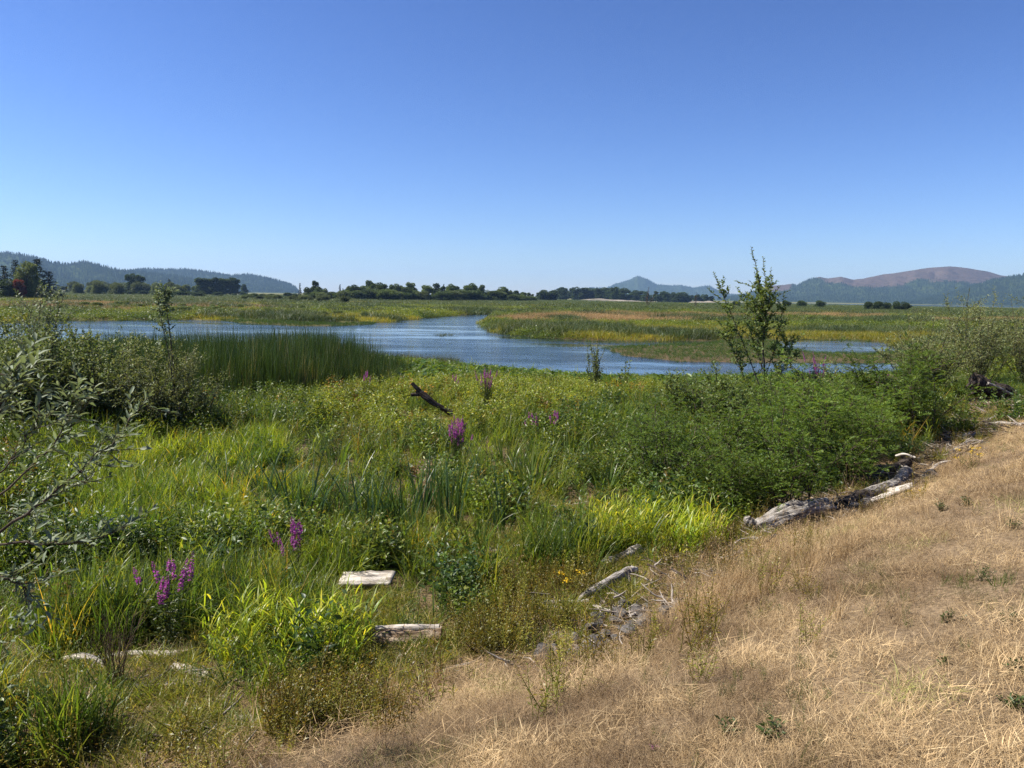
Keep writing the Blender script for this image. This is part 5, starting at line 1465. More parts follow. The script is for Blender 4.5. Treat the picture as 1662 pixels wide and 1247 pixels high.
# ------------------------------------------------------------------ driftwood, board, stones
M_DRIFT = wood('driftwood_grey', [(0.07, 0.06, 0.05), (0.19, 0.17, 0.145), (0.30, 0.27, 0.24), (0.42, 0.385, 0.34)], (3, 30, 30), 0.85, 0.8)
M_DRIFTPALE = wood('driftwood_pale', [(0.20, 0.17, 0.14), (0.44, 0.39, 0.33), (0.62, 0.56, 0.49)], (3, 34, 34), 0.85, 0.5)
M_DRIFTDARK = wood('driftwood_dark', [(0.018, 0.013, 0.010), (0.05, 0.038, 0.03), (0.10, 0.08, 0.062)], (4, 26, 26), 0.9, 0.9)
M_LOGBROWN = wood('log_brown', [(0.05, 0.032, 0.02), (0.12, 0.08, 0.05), (0.24, 0.175, 0.12), (0.33, 0.26, 0.19)], (3, 24, 24), 0.9, 0.8)

def log_local(A, Bp, r0, r1, m, name, label, parts=(), n=22, sides=14, rough=0.16, bow=0.0, grp=None, cat='driftwood', flat=1.0, flute=0.14, twist=1.5):
    """a log between two surveyed ends; local X runs along it so the grain follows"""
    A = np.array(A, float); Bp = np.array(Bp, float)
    d = Bp - A; L = np.linalg.norm(d)
    t = thing(name, label, cat, tuple(A), 0, 1, grp)
    q = Vector(d / L).to_track_quat('X', 'Z')
    t.rotation_mode = 'QUATERNION'; t.rotation_quaternion = q
    s = np.linspace(0, 1, n)
    pl = np.stack([s * L, 0.02 * L * np.sin(s * 5 + rng.uniform(0, 6)), bow * L * np.sin(s * math.pi) + 0.012 * L * np.sin(s * 7 + rng.uniform(0, 6))], -1)
    mb = MB()
    rad = np.interp(s, [0, 1], [r0, r1]) * (1 + 0.12 * np.sin(s * 9 + rng.uniform(0, 6)))
    tube(mb, pl, rad, max(sides, 20) if r0 > 0.04 else sides, True, 0.5, rough, int(rng.integers(1, 90)), flute if r0 > 0.03 else 0.0, twist)
    if flat != 1.0:
        for v in mb.v: v[:, 2] *= flat
    mb.build('log', m, t, smooth=True)
    for q in np.linspace(0, 1, max(3, int(L / 0.12))):
        c = A + d * q
        CLEAR.append((c[0], c[1], max(r0, 0.05) + 0.05, 0.45 if r0 < 0.05 else 0.85))
    return t, L, pl

def limb(t, pl, r0, r1, m, name='limb', n=14, sides=10):
    pl = np.asarray(pl, float)
    k = np.linspace(0, len(pl) - 1, n); i0 = np.clip(k.astype(int), 0, len(pl) - 2); f = (k - i0)[:, None]
    p = pl[i0] * (1 - f) + pl[i0 + 1] * f
    mb = MB(); tube(mb, p, np.linspace(r0, r1, n), 16, True, 0.5, 0.22, int(rng.integers(1, 90)), 0.16, 1.0)
    return mb.build(name, m, t, smooth=True)

def P3(px, py, dz, z=0.7):
    p = place(px, py, z)
    return (p[0], p[1], p[2] + dz)

def above(px, py, ref):
    """point on the sight line of a pixel at the depth of another point"""
    return tuple(upto(px, py, ref[1]))

def driftwood():
    # big weathered root log
    a = P3(1222, 868, 0.10); b = P3(1340, 842, 0.18)
    t, L, pl = log_local(a, b, 0.115, 0.14, M_DRIFT, 'root_log', 'big weathered grey root log with twisted swirls at the edge of the slope', n=44, sides=30, rough=0.16, bow=0.04, flute=0.32, twist=2.2)
    limb(t, [(0.1 * L, 0.08, 0.0), (0.35 * L, 0.10, 0.12), (0.6 * L, 0.05, 0.2), (0.72 * L, 0, 0.14)], 0.07, 0.045, M_DRIFT, 'root')
    limb(t, [(0.0, 0, 0.05), (-0.07, 0.02, 0.14), (-0.08, 0.03, 0.2)], 0.09, 0.05, M_DRIFT, 'root')
    limb(t, [(0.45 * L, -0.04, -0.02), (0.2 * L, -0.12, -0.02), (0.02, -0.14, -0.04)], 0.05, 0.03, M_DRIFT, 'root')
    limb(t, [(0.75 * L, 0.0, 0.08), (0.95 * L, 0.02, 0.04), (1.12 * L, 0.0, -0.05)], 0.10, 0.05, M_DRIFT, 'root')
    # log pile
    log_local(P3(1408, 818, 0.12), P3(1474, 782, 0.16), 0.13, 0.12, M_DRIFT, 'round_log', 'round grey log lying along the wrack line in the log pile', sides=18, rough=0.08)
    log_local(P3(1365, 832, 0.10), P3(1412, 816, 0.14), 0.12, 0.13, M_DRIFTDARK, 'split_log', 'short dark split log end touching the round log', rough=0.2)
    t, L, pl = log_local(P3(1392, 792, 0.10), P3(1470, 762, 0.16), 0.14, 0.10, M_DRIFTDARK, 'charred_log', 'dark log behind the round log', rough=0.25)  # plain dark wood colour over the whole log
    log_local(P3(1452, 762, 0.30), P3(1484, 765, 0.30), 0.03, 0.02, M_DRIFTPALE, 'bleached_branch', 'bleached bent branch lying on top of the dark log', rough=0.15, bow=0.12, sides=8)
    # white planks
    def plank(name, label, A, Bp, w, th, m, tilt=0.0, cat='plank'):
        A = np.array(A, float); Bp = np.array(Bp, float); d = Bp - A; L = np.linalg.norm(d)
        t = thing(name, label, cat, tuple(A))
        t.rotation_mode = 'QUATERNION'
        t.rotation_quaternion = Vector(d / L).to_track_quat('X', 'Z') @ Matrix.Rotation(tilt, 3, 'X').to_quaternion()
        n = 12
        x = np.linspace(0, L, n)
        wob = rng.normal(0, th * 0.12, (n, 4))
        V = np.stack([np.stack([x, np.full(n, sy * w / 2) + wob[:, i], np.full(n, sz * th / 2) + wob[:, (i + 2) % 4] * 0.5], -1) for i, (sy, sz) in enumerate(((-1, -1), (1, -1), (1, 1), (-1, 1)))], 1)
        V[0, :, 0] += rng.uniform(0, w * 0.25, 4); V[-1, :, 0] -= rng.uniform(0, w * 0.25, 4)
        i = np.arange(n * 4).reshape(n, 4); j = np.roll(i, -1, 1)
        F = np.concatenate([np.stack([i[:-1], i[1:], j[1:], j[:-1]], -1).reshape(-1, 4), [[0, 1, 2, 3]], [[n * 4 - 1, n * 4 - 2, n * 4 - 3, n * 4 - 4]]])
        mb = MB(); mb.add(V, F)
        mb.build('board', m, t)
        for q in np.linspace(0, 1, max(3, int(L / 0.12))):
            c = A + d * q
            CLEAR.append((c[0], c[1], w * 0.6, 1.5))
        return t, L
    plank('white_plank', 'narrow white plank lying in front of the round log', P3(1402, 824, 0.07), P3(1478, 800, 0.10), 0.10, 0.04, M_DRIFTPALE, 0.3)
    plank('white_plank', 'broad bleached plank beside the narrow white one', P3(1440, 806, 0.08), P3(1482, 798, 0.09), 0.16, 0.04, M_DRIFTPALE, 0.25)
    # the white board; the dark block below stands in for its shadow
    c = P3(595, 962, 0.0); z = c[2] + 0.30
    A = upto(545, 940, c[1] + 0.02); B_ = upto(642, 939, c[1] + 0.02)
    t, L = plank('white_board', 'flat whitish board propped level over a dark shadow block in the green grass', tuple(A), tuple(B_), 0.34, 0.045, M_DRIFTPALE, 0.10, 'board')
    mb = MB()
    V = np.array([(0.06, -0.10, -0.42), (0.26, -0.10, -0.42), (0.26, 0.14, -0.42), (0.06, 0.14, -0.42), (0.07, -0.10, -0.03), (0.25, -0.09, -0.03), (0.25, 0.13, -0.03), (0.07, 0.13, -0.03)])
    mb.add(V, [(0, 3, 2, 1), (4, 5, 6, 7), (0, 1, 5, 4), (1, 2, 6, 5), (2, 3, 7, 6), (3, 0, 4, 7)])
    mb.build('shadow_block', M_DRIFTDARK, t)
    # forked driftwood
    a = P3(958, 972, 0.06); b = above(1022, 925, place(1022, 950)); 
    t, L, pl = log_local(a, b, 0.065, 0.045, M_DRIFTPALE if False else M_DRIFT, 'forked_driftwood', 'silvery forked driftwood branch angled up above the stones', rough=0.18, bow=0.03)
    limb(t, [(L * 0.98, 0, 0), (L * 1.06, 0, -0.01), (L * 1.17, 0.0, -0.05)], 0.045, 0.035, M_DRIFTPALE, 'limb')
    limb(t, [(L * 0.93, 0, 0), (L * 0.78, -0.10, -0.10), (L * 0.62, -0.16, -0.20)], 0.035, 0.045, M_DRIFT, 'limb')
    limb(t, [(0.02, 0, 0.02), (-0.12, 0.0, 0.03), (-0.24, -0.03, 0.02)], 0.05, 0.025, M_DRIFT, 'limb')
    log_local(P3(972, 925, 0.02), P3(1036, 905, 0.12), 0.07, 0.075, M_DRIFT, 'half_buried_log', 'half-buried grey log behind the forked driftwood', rough=0.15)
    log_local(P3(870, 985, 0.03), P3(955, 980, 0.04), 0.025, 0.03, M_DRIFT, 'long_stick', 'thin grey stick in the weeds left of the forked driftwood', rough=0.15, sides=8)
    log_local(P3(965, 992, 0.06), P3(1004, 1003, 0.06), 0.016, 0.012, M_DRIFTPALE, 'white_stick', 'thin white stick on the stones below the forked driftwood', rough=0.1, sides=8)
    log_local(P3(992, 1005, 0.06), P3(1012, 990, 0.08), 0.018, 0.014, M_DRIFTPALE, 'white_stick', 'short white stick crossing the thin one on the stones', rough=0.1, sides=8)
    log_local(P3(1022, 1012, 0.08), P3(1046, 1000, 0.09), 0.020, 0.020, M_DRIFTPALE, 'yellowish_stick', 'short thick pale stick on the right of the stones', rough=0.08, sides=8)
    log_local(P3(862, 1052, 0.04), P3(910, 1036, 0.06), 0.020, 0.018, M_DRIFT, 'grey_stick', 'grey stick at the left end of the stones', rough=0.15, sides=8)
    # squared log
    a = P3(606, 1052, 0.10); b = P3(716, 1050, 0.11)
    t, L, pl = log_local(a, b, 0.085, 0.09, M_LOGBROWN, 'squared_log', 'brown squared log with pale weathered top right of the yellow grass', rough=0.3, sides=24, flute=0.25, twist=0.3)
    limb(t, [(0.02, 0.05, 0.085), (L * 0.5, 0.04, 0.092), (L * 0.97, 0.03, 0.085)], 0.03, 0.04, M_DRIFTPALE, 'weathered_ridge')
    plank('pale_plank', 'pale broken plank under the squared log', P3(646, 1076, 0.05), P3(690, 1072, 0.05), 0.09, 0.03, M_DRIFTPALE, 0.2)
    log_local(P3(660, 1112, 0.04), P3(760, 1086, 0.05), 0.018, 0.022, M_DRIFT, 'long_stick', 'long grey stick half hidden in the dry grass below the squared log', rough=0.15, sides=8)
    # bleached logs lower left
    log_local(P3(182, 1072, 0.05), P3(300, 1070, 0.06), 0.035, 0.04, M_DRIFTPALE, 'bleached_log', 'straight bleached log crossing behind the dead stalks', rough=0.14)
    log_local(P3(100, 1082, 0.05), P3(178, 1092, 0.03), 0.035, 0.03, M_DRIFTPALE, 'curved_log', 'short arched bleached log left of the dead stalks', rough=0.14, bow=0.16)
    log_local(P3(282, 1092, 0.06), P3(338, 1106, 0.05), 0.05, 0.045, M_DRIFTPALE, 'bleached_log', 'stubby bleached log end beside the yellow-green grass', rough=0.2)
    log_local(P3(190, 1122, 0.03), P3(335, 1118, 0.05), 0.05, 0.055, M_DRIFT, 'grey_log', 'flat grey log in front of the straight bleached log', rough=0.14, flat=0.7)
    log_local(P3(300, 1158, 0.02), P3(350, 1146, 0.03), 0.04, 0.03, M_DRIFTPALE, 'bleached_log', 'pale broken log end in the straw at the lower left', rough=0.2, flat=0.6)
    log_local(P3(330, 1182, 0.02), P3(425, 1168, 0.03), 0.05, 0.04, M_DRIFT, 'grey_log', 'low grey log sunk in dry straw at the bottom', rough=0.15, flat=0.6)
    # dark forked snag
    c = place(730, 682)
    a = np.array(above(732, 672, c)); b = np.array(above(676, 634, c))
    t, L, pl = log_local(a, b, 0.085, 0.095, M_DRIFTDARK, 'forked_snag', 'dark forked snag jutting out of the yellow weeds', rough=0.15)
    for q in np.linspace(0, 1.4, 6): CLEAR.append((a[0] + (b[0] - a[0]) * q, a[1] + (b[1] - a[1]) * q, 0.2, 2.6))
    up = t.rotation_quaternion.inverted()
    for q0, q1, r0, r1 in (((686, 640), (668, 622), 0.075, 0.055), ((686, 640), (667, 641), 0.07, 0.05)):
        s0 = np.array(up @ Vector(np.array(above(*q0, c)) - a)); s1 = np.array(up @ Vector(np.array(above(*q1, c)) - a))
        limb(t, [s0, (s0 + s1) / 2 + rng.normal(0, .01, 3), s1], r0, r1, M_DRIFTDARK, 'limb', 8)
    c = place(757, 668)
    log_local(above(758, 664, c), above(754, 652, c), 0.07, 0.05, M_DRIFTPALE, 'pale_stub', 'pale wooden stub right of the forked snag', rough=0.15, n=8)
    # stump at the right, its backlit shade put into the dark wood colour
    c = place(1610, 648, 0.6)
    A = np.array(above(1640, 640, c)); B_ = np.array(above(1580, 622, c))
    t, L, pl = log_local(A, B_, 0.30, 0.36, M_DRIFTDARK, 'dark_stump', 'dark fallen stump at the right under the willow bushes', rough=0.3, sides=18)
    for q in np.linspace(-0.2, 1.3, 8): CLEAR.append((A[0] + (B_[0] - A[0]) * q, A[1] + (B_[1] - A[1]) * q, 0.35, 4.5))
    limb(t, [(L, 0, 0.1), (L * 1.03, 0, 0.3), (L * 1.05, 0, 0.42)], 0.16, 0.04, M_DRIFTDARK, 'root')
    limb(t, [(L * 0.95, 0.1, 0.0), (L * 1.12, 0.2, -0.1), (L * 1.25, 0.3, -0.25)], 0.16, 0.05, M_DRIFTDARK, 'root')
    A = above(1604, 622, (0, c[1] - 0.4)); B_ = above(1642, 640, (0, c[1] - 0.4))
    log_local(A, B_, 0.06, 0.05, M_DRIFT, 'grey_branch', 'pale grey branch leaning on the dark stump', rough=0.15, sides=10)
    # wrack along the upper dike
    for px0, py0, px1, py1, r, m, lb in ((1572, 692, 1660, 672, 0.06, M_DRIFT, 'long grey driftwood pole at the upper end of the wrack line'), (1598, 690, 1668, 690, 0.05, M_DRIFT, 'grey driftwood pole nearest the dry slope at the upper wrack line'),
                                     (1590, 676, 1640, 666, 0.05, M_DRIFTDARK, 'dark driftwood pole below the dark stump'), (1545, 735, 1580, 720, 0.06, M_DRIFT, 'grey driftwood piece left of the ragwort'),
                                     (1560, 716, 1590, 708, 0.09, M_DRIFT, 'knotted grey driftwood lump above the ragwort'), (1500, 770, 1540, 752, 0.045, M_DRIFTPALE, 'bleached stick between the log pile and the ragwort'),
                                     (1520, 742, 1560, 735, 0.05, M_DRIFTDARK, 'dark stick above the bleached stick by the ragwort'), (1485, 785, 1520, 775, 0.05, M_DRIFT, 'grey chunk at the upper end of the log pile')):
        log_local(P3(px0, py0, r * 0.8), P3(px1, py1, r * 1.0), r, r * 0.8, m, 'driftwood_pole', lb, rough=0.2, sides=10)
    log_local(P3(1205, 880, 0.05), P3(1232, 882, 0.05), 0.045, 0.04, M_DRIFTPALE, 'bleached_block', 'small bleached wood block at the lower end of the root log', rough=0.15, n=8)
    for px0, py0, px1, py1, r, lb in ((845, 830, 955, 820, 0.035, 'long grey stick across the straw opening in front of the strap-leaved clump'), (905, 852, 925, 846, 0.05, 'small grey wood chunk at the edge of the straw opening'),
                                  (832, 893, 858, 889, 0.035, 'pale wood chip left in the grass opening'), (868, 888, 890, 896, 0.035, 'pale wood chip right in the grass opening'), (440, 775, 466, 770, 0.06, 'grey stub among the arching cattail leaves')):
        log_local(P3(px0, py0, r), P3(px1, py1, r), r, r * 0.8, M_DRIFTPALE if r < 0.04 else M_DRIFT, 'grey_stick', lb, rough=0.15, sides=8)
driftwood()

def stones():
    m, nt, out = mat_new('riprap_stone')
    geo = nd(nt, 'ShaderNodeTexCoord')
    n1 = nd(nt, 'ShaderNodeTexNoise'); n1.inputs['Scale'].default_value = 3.0; n1.inputs['Detail'].default_value = 9; n1.inputs['Roughness'].default_value = 0.7
    nt.links.new(geo.outputs['Object'], n1.inputs['Vector'])
    rp = ramp(nt, [(0.05, 0.044, 0.038), (0.10, 0.09, 0.08), (0.17, 0.155, 0.135)], pos=[0.3, 0.5, 0.72])
    nt.links.new(n1.outputs[0], rp.inputs[0])
    oi = nd(nt, 'ShaderNodeObjectInfo'); mr = nd(nt, 'ShaderNodeMapRange'); mr.inputs['To Min'].default_value = 0.75; mr.inputs['To Max'].default_value = 1.3
    nt.links.new(oi.outputs['Random'], mr.inputs[0])
    h = nd(nt, 'ShaderNodeHueSaturation'); nt.links.new(mr.outputs[0], h.inputs['Value']); nt.links.new(rp.outputs[0], h.inputs['Color'])
    p = nd(nt, 'ShaderNodeBsdfPrincipled'); p.inputs['Roughness'].default_value = 0.9; p.inputs['Specular IOR Level'].default_value = 0.2
    nt.links.new(h.outputs[0], p.inputs['Base Color'])
    b = nd(nt, 'ShaderNodeBump'); b.inputs['Strength'].default_value = 0.6; b.inputs['Distance'].default_value = 0.05
    nt.links.new(n1.outputs[0], b.inputs['Height']); nt.links.new(b.outputs[0], p.inputs['Normal'])
    nt.links.new(p.outputs[0], out.inputs['Surface'])
    import bmesh
    ms = []
    for k in range(7):
        bm = bmesh.new()
        bmesh.ops.create_icosphere(bm, subdivisions=3, radius=1.0)
        pl = [(unit(rng.normal(0, 1, 3)), rng.uniform(0.55, 0.8)) for _ in range(11)]
        for v in bm.verts:
            c = np.array(v.co)
            for nrm, dd in pl:
                e = c @ nrm - dd
                if e > 0: c = c - nrm * e
            c = c * np.array([1.0, 0.75, 0.55]) + rng.normal(0, 0.008, 3)
            v.co = c
        me = bpy.data.meshes.new('stone'); bm.to_mesh(me); bm.free()
        me.materials.append(m); ms.append(me)
    spots = []
    for P, n in ((P_STONES[0], 90), (poly([(1335, 850), (1400, 842), (1405, 822), (1335, 838)], 0.75), 9), (poly([(1480, 800), (1530, 775), (1520, 765), (1470, 790)], 0.8), 8)):
        x0, y0 = P.min(0); x1, y1 = P.max(0); c = 0
        while c < n:
            x, y = rng.uniform(x0, x1), rng.uniform(y0, y1)
            s = rng.uniform(0.06, 0.17)
            if inpoly(np.array([x]), np.array([y]), P)[0] and all(math.hypot(x - a, y - b_) > (s + q) * 0.62 for a, b_, q in spots):
                spots.append((x, y, s))
            c += 0.34
    for x, y, s in spots:
        size = 'large' if s > 0.13 else 'middling' if s > 0.095 else 'small'
        if x > 5.5: where = 'at the upper end of the log pile'
        elif x > 3.5: where = 'between the root log and the round log'
        else:
            q = (x - P_STONES[0][:, 0].min()) / np.ptp(P_STONES[0][:, 0])
            where = 'at the left end of the stone heap' if q < 0.33 else 'in the middle of the stone heap' if q < 0.66 else 'at the right end of the stone heap under the forked driftwood'
        CLEAR.append((x, y, s * 0.9, 0.25))
        o = link('riprap_stone', ms[rng.integers(0, 7)], None, label='%s angular grey stone %s' % (size, where), category='stone', group='riprap stones at the foot of the dike')
        o.location = (x, y, gz(x, y) + s * 0.5); o.scale = (s, s, s)
        o.rotation_euler = (rng.normal(0, .35), rng.normal(0, .35), rng.uniform(0, 6.28))
stones()

# ------------------------------------------------------------------ far trees
def tree_kind(kind):
    """meshes (trunk, crown) of a tree 10 m tall"""
    w = MB(); lf = MB()
    if kind == 'conifer':
        tube(w, [(0, 0, -0.3), (0, 0, 5), (0, 0, 9.6)], [0.22, 0.13, 0.03], 6, False)
        for z in np.arange(0.9, 9.6, 0.42):
            R = 2.5 * (1 - z / 10.2) ** 0.85
            for a in rng.uniform(0, 6.283, 7):
                L = R * rng.uniform(0.65, 1.15)
                d = np.array([math.cos(a), math.sin(a), -0.18])
                k = max(5, int(L * 9)); t = rng.uniform(0.1, 1, k)
                P = np.array([0, 0, z]) + d * (t * L)[:, None]
                leaves(lf, P, d + rng.normal(0, 0.6, (k, 3)), rng.uniform(0.3, 0.55, k), 0.22, 'far')
        return w.mesh('trunk', M_BARK), lf.mesh('crown', M_CONIFER)
    lobes = []
    if kind == 'round': spec = (0.4, 9.6, 3.6, 26)
    elif kind == 'tall': spec = (0.8, 9.8, 2.2, 20)
    elif kind == 'bush': spec = (-0.6, 9.2, 5.6, 26)
    else: spec = (0.0, 9.7, 3.2, 26)
    z0, z1, R, nl = spec
    tube(w, shoot((0, 0, -0.3), (0, 0, 1), 7, 6, 0.05), np.linspace(0.26, 0.06, 7), 6, False)
    for i in range(nl):
        z = rng.uniform(z0 + 0.8, z1 - 0.6); tt = (z - z0) / (z1 - z0)
        env = R * math.sqrt(max(0.02, 1 - (2 * tt - 0.85) ** 2 / 1.5)) * 0.72
        a = rng.uniform(0, 6.283); q = env * math.sqrt(rng.random())
        c = np.array([q * math.cos(a), q * math.sin(a), z])
        tube(w, np.stack([[0, 0, max(0.5, z - 1.8)], c * [0.5, 0.5, 1] - [0, 0, 0.6], c]), [0.09, 0.05, 0.02], 4, False)
        rl = R * rng.uniform(0.26, 0.5)
        n = int(130 * (rl / 1.0) ** 1.3) + 50
        d = unit(rng.normal(0, 1, (n, 3)))
        P = c + d * (rl * rng.uniform(0.45, 1.1, n) ** 0.6)[:, None] * np.array([1, 1, 0.85])
        leaves(lf, P, d + rng.normal(0, 0.7, (n, 3)), rng.uniform(0.35, 0.7, n), rng.uniform(0.25, 0.5, n), 'far')
    return w.mesh('trunk', M_BARK), lf.mesh('crown', {'bush': M_PALEBUSH}.get(kind, M_TREE))
TK = {k: [tree_kind(k) for _ in range(n)] for k, n in (('conifer', 3), ('round', 3), ('tall', 2), ('oval', 4), ('bush', 3))}

def far_tree(px, pytop, pybase, dist, kind, label, cat='tree', group=None, name=None, wide=1.0, crown=None):
    """a tree standing at a surveyed bearing and distance, its height from the photograph"""
    d = ray(px, pybase); x = d[0] / d[1] * dist; z = gz(x, dist)
    top = upto(px, pytop, dist)[2]
    h = max(1.0, top - z)
    t = thing(name or {'conifer': 'conifer_tree', 'bush': 'far_bush'}.get(kind, 'far_tree'), label, cat, (x, dist, z), rng.uniform(0, 6.28), 1, group)
    s = h / 9.7
    t.scale = (s * wide, s * wide, s)
    tk = TK[kind][rng.integers(0, len(TK[kind]))]
    link('trunk', tk[0], t)
    me = tk[1]
    if crown is not None:
        me = me.copy(); me.materials[0] = crown
    link('crown', me, t)
    return t

def far_trees():
    # left grove
    far_tree(-12, 428, 474, 260, 'conifer', 'dark conifer cut off by the left edge of the picture', wide=1.5)
    far_tree(8, 430, 474, 262, 'conifer', 'dark conifer second from the left edge', wide=1.5)
    far_tree(27, 421, 474, 275, 'conifer', 'slender conifer between the round tree and the edge conifers', wide=1.1)
    far_tree(62, 419, 476, 258, 'conifer', 'tallest dark conifer right of the round tree in the left grove', wide=1.5)
    far_tree(80, 440, 477, 258, 'conifer', 'low dark conifer at the right end of the left grove', wide=2.2)
    far_tree(45, 428, 474, 250, 'round', 'round light green broadleaf tree in the left grove', wide=0.9, crown=M_PALEBUSH)
    far_tree(32, 455, 474, 246, 'oval', 'small red-leaved tree below the round tree', wide=1.0, crown=M_REDLEAF)
    far_tree(12, 455, 475, 245, 'oval', 'low dark tree under the edge conifers', wide=1.6)
    far_tree(-40, 432, 474, 258, 'oval', 'broadleaf tree just outside the left edge', wide=1.2)
    # pale bushes and trees on the flats to the left
    g = 'pale bushes on the flats below the western hills'
    for i in range(46):
        px = rng.uniform(92, 330); base = 470.5 + px * 0.008 + rng.uniform(-2, 3); D = rng.uniform(420, 900); hh = rng.uniform(6, 14)
        far_tree(px, base - hh, base, D, 'bush', '%s pale bush on the flats %s' % (('low', 'tall')[int(hh > 10)], 'next to the left grove' if px < 140 else 'left of the tall pair of trees' if px < 205 else 'around the foot of the tall pair' if px < 245 else 'between the tall pair and the dark grove'), 'bush', g, wide=rng.uniform(0.8, 1.3))
    far_tree(212, 446, 472, 560, 'round', 'left one of the pair of tall trees on the flats', wide=0.8)
    far_tree(228, 447, 472, 565, 'tall', 'right one of the pair of tall trees on the flats', wide=1.2)
    far_tree(275, 452, 473, 600, 'conifer', 'small conifer between the tall pair and the dark grove', wide=1.2)
    for i, px in enumerate((322, 331, 340, 348, 357, 366, 374, 382)):
        far_tree(px, 451 + (i % 3), 475, 600 + 6 * i, 'tall', '%s tall tree from the left in the dark grove by the far water' % ('first', 'second', 'third', 'fourth', 'fifth', 'sixth', 'seventh', 'last')[i], 'tree', 'trees of the dark grove left of the far water', wide=1.5)
    far_tree(397, 462, 476, 800, 'oval', 'lone small tree right of the far water', wide=1.0)
    # dark bushes in front of the flats
    g = 'dark low bushes along the back of the far marsh'
    for i in range(40):
        px = rng.uniform(200, 480); base = 477 + (px - 300) * 0.02 + rng.uniform(0, 6)
        far_tree(px, base - rng.uniform(4, 9), base, 3.9 * 1250 / max(6, base - (466.7 + px * 0.0174)) * 0.9, 'bush', 'low dark bush at the back of the far marsh %s' % ('below the tall pair of trees' if px < 290 else 'below the dark grove' if px < 385 else 'right of the far water'), 'bush', g, wide=rng.uniform(1.2, 2.2), crown=M_TREE)
    # tree line in the middle
    g = 'trees of the long tree line behind the slough'
    far_tree(600, 456, 484, 470, 'round', 'round-headed tree standing above the long tree line', wide=0.8)
    far_tree(487, 459, 482, 400, 'conifer', 'thin spiky young conifer at the left end of the tree line', wide=0.7)
    far_tree(512, 456, 483, 400, 'tall', 'tall narrow tree near the left end of the tree line', wide=0.9)
    far_tree(552, 461, 483, 410, 'conifer', 'small pointed conifer left of the round-headed tree', wide=0.7)
    for i in range(150):
        px = rng.uniform(495, 866)
        low = i % 2 == 0
        hz = 466.7 + px * 0.0174
        h = np.interp(px, [500, 560, 640, 700, 760, 820, 865], [16, 20, 23, 24, 23, 20, 11]) * (rng.uniform(0.45, 0.75) if low else rng.uniform(0.6, 1.2))
        D = np.interp(px, [500, 700, 865], [390, 440, 560]) + (rng.uniform(-30, 0) if low else rng.uniform(-15, 50))
        base = hz + 3.9 * 1250 / D
        kd = 'bush' if low else ['oval', 'round', 'tall', 'conifer'][int(rng.choice(4, p=[.36, .24, .26, .14]))]
        cm = None if kd == 'conifer' else [M_TREE, M_TREELIGHT, M_PALEBUSH][int(rng.choice(3, p=[.4, .4, .2]))]
        where = 'left of the round-headed tree' if px < 592 else 'just right of the round-headed tree' if px < 660 else 'above the far bend of the slough' if px < 730 else 'right of the far bend of the slough' if px < 800 else 'near its right end'
        tone = 'dark' if cm in (None, M_TREE) else 'light green' if cm is M_TREELIGHT else 'pale'
        far_tree(px, base - h - 2, base, D, kd, '%s %s in the tree line %s' % (tone, {'bush': 'low bush', 'oval': 'full tree', 'round': 'rounded tree', 'tall': 'narrow tree', 'conifer': 'pointed conifer'}[kd], where), 'tree', g, wide=rng.uniform(1.2, 2.0) if low else rng.uniform(0.9, 1.5) if kd != 'conifer' else rng.uniform(0.6, 0.9), crown=cm)
    g = 'low pale bushes on the meadow left of the tree line'
    for i in range(26):
        px = rng.uniform(395, 560); hz = 466.7 + px * 0.0174; D = rng.uniform(250, 390); base = hz + 3.9 * 1250 / D
        far_tree(px, base - rng.uniform(7, 13) * 300 / D, base, D, 'bush', 'low pale bush on the meadow %s' % ('beside the far water' if px < 440 else 'left of the spiky conifer' if px < 487 else 'in front of the left end of the tree line'), 'bush', g, wide=rng.uniform(1.0, 1.7))
    # trees across the river
    g = 'trees across the river beyond the sand bank'
    for i in range(56):
        px = 872 + i * 5.1 + rng.uniform(-3, 3)
        hz = 466.7 + px * 0.0174; D = rng.uniform(980, 1100) if px > 900 else rng.uniform(720, 800); kd = ['oval', 'round', 'tall'][int(rng.integers(0, 3))]
        far_tree(px, hz - rng.uniform(4, 13) - (4 if 900 < px < 1020 else 0), hz + 4, D, kd, '%s distant tree across the river %s' % ({'oval': 'full', 'round': 'rounded', 'tall': 'narrow'}[kd], 'left of the sand bank' if px < 926 else 'behind the sand bank' if px < 1020 else 'below the middle hill right of the sand bank' if px < 1090 else 'between the bare snags and the slender tree'), 'tree', g, wide=rng.uniform(1.2, 2.2))
    far_tree(911, 469, 488, 960, 'round', 'broad dark tree at the left end of the trees across the river', wide=1.0)
    far_tree(996, 467, 489, 960, 'round', 'tallest tree across the river below the middle hill', wide=0.9)
    # bare snags
    def snag(px, top, D, lb, n):
        d = ray(px, 490); x = d[0] / d[1] * D; z = gz(x, D); H = upto(px, top, D)[2] - z
        t = thing('bare_tree', lb, 'tree', (x, D, z))
        w = MB()
        for s in range(3):
            pl = shoot((rng.normal(0, H * .06), 0, -0.2), (rng.normal(0, .2), rng.normal(0, .2), 1), H * rng.uniform(0.75, 1), 6, 0.06, 0.03)
            tube(w, pl, np.linspace(H * 0.018, H * 0.005, 7), 5, False)
            for tt in rng.uniform(0.25, 0.97, n):
                P, T = along(pl, np.array([tt]))
                b = shoot(P[0], T[0] * 0.4 + np.array([rng.normal(0, 1), rng.normal(0, 1), 0.1]), H * 0.24 * (1.2 - tt), 4, 0.2, 0.02)
                tube(w, b, np.linspace(H * 0.006, H * 0.002, 5), 4, False)
        w.build('trunk', M_TWIG, t)
    snag(1050, 464, 330, 'bare brown snag in front of the middle hill', 22)
    snag(1128, 472, 330, 'lower bare snag right of the tall brown snag', 14)
    snag(1485, 492, 200, 'small bare white snag on the marsh below the eastern hills', 7)
    # bushes on the right marsh
    g = 'dark bushes on the right marsh'
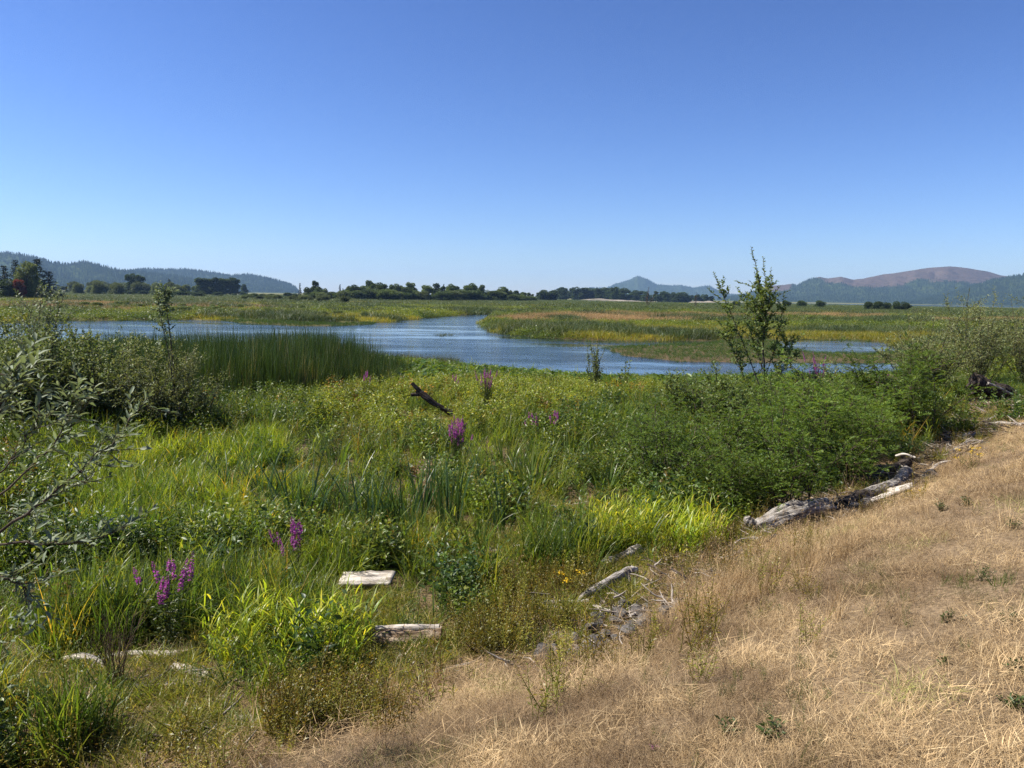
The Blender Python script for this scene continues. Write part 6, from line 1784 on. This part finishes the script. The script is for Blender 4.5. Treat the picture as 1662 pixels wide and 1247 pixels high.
    for px, nth in ((1408, 'first'), (1424, 'second'), (1440, 'middle'), (1455, 'fourth'), (1470, 'last')):
        far_tree(px, 491 + rng.uniform(-1, 2), 502, 330, 'bush', '%s dark round bush from the left in the row below the eastern hills' % nth, 'bush', g, wide=rng.uniform(0.8, 1.1), crown=M_TREE)
    for px, nth in ((1195, 'behind the leaning shoot of the young slender tree'), (1275, 'just right of the young slender tree'), (1300, 'second to the right of the young slender tree'), (1330, 'third to the right of the young slender tree')):
        far_tree(px, 489, 497, 420, 'bush', 'low dark bush on the marsh ' + nth, 'bush', g, wide=1.5, crown=M_TREE)
    # low dark shrubs on the far shore
    g = 'low shrubs along the far shore of the slough'
    for i in range(34):
        px = rng.uniform(80, 640); hz = 466.7 + px * 0.0174; D = rng.uniform(118, 165); base = hz + 3.9 * 1250 / D
        far_tree(px, base - rng.uniform(7, 12), base, D, 'bush', 'low dark shrub on the far shore %s' % ('behind the leaning shrub' if px < 180 else 'beyond the thin sapling' if px < 320 else 'beyond the cattails' if px < 480 else 'left of the far bend of the slough'), 'shrub', g, 'shore_shrub', rng.uniform(0.9, 1.8), M_DARKSHRUB)
far_trees()

# sand bank across the river
def sandbank():
    m, nt, out = mat_new('sand')
    geo = nd(nt, 'ShaderNodeNewGeometry')
    n1 = nd(nt, 'ShaderNodeTexNoise'); n1.inputs['Scale'].default_value = 0.08; n1.inputs['Detail'].default_value = 7
    nt.links.new(geo.outputs['Position'], n1.inputs['Vector'])
    rp = ramp(nt, [(0.09, 0.085, 0.05), (0.18, 0.15, 0.11), (0.25, 0.21, 0.16)], pos=[0.35, 0.5, 0.65])
    nt.links.new(n1.outputs[0], rp.inputs[0])
    p = nd(nt, 'ShaderNodeBsdfPrincipled'); p.inputs['Roughness'].default_value = 0.95
    nt.links.new(rp.outputs[0], p.inputs['Base Color']); nt.links.new(p.outputs[0], out.inputs['Surface'])
    for nm, pxs, D, prof in (('sand_bank', (926, 1075), 900, [0, 0.5, 0.9, 1.0, 0.75, 0.7, 0.6, 0.35, 0.3, 0]), ('sand_bank', (1115, 1178), 800, [0, 0.6, 0.8, 0.7, 0.9, 0.6, 0.3, 0])):
        xa = upto(pxs[0], 490, D)[0]; xb = upto(pxs[1], 490, D)[0]
        X, T = np.meshgrid(np.linspace(xa, xb, 40), np.linspace(-1, 1, 12), indexing='ij')
        h = np.interp(np.linspace(0, 1, 40), np.linspace(0, 1, len(prof)), prof)[:, None]
        Z = -0.5 + 3.6 * h * (1 - T ** 2) + 0.5 * fbm(X / 6, T * 3, 7, 3) * (1 - T ** 2)
        i = np.arange(X.size).reshape(X.shape)
        mb = MB(); mb.add(np.stack([X, D + T * 28, Z], -1), np.stack([i[:-1, :-1], i[1:, :-1], i[1:, 1:], i[:-1, 1:]], -1).reshape(-1, 4))
        mb.build(nm, m, smooth=True, kind='structure')
sandbank()

# ------------------------------------------------------------------ ground cover, kept low around the driftwood
cover()
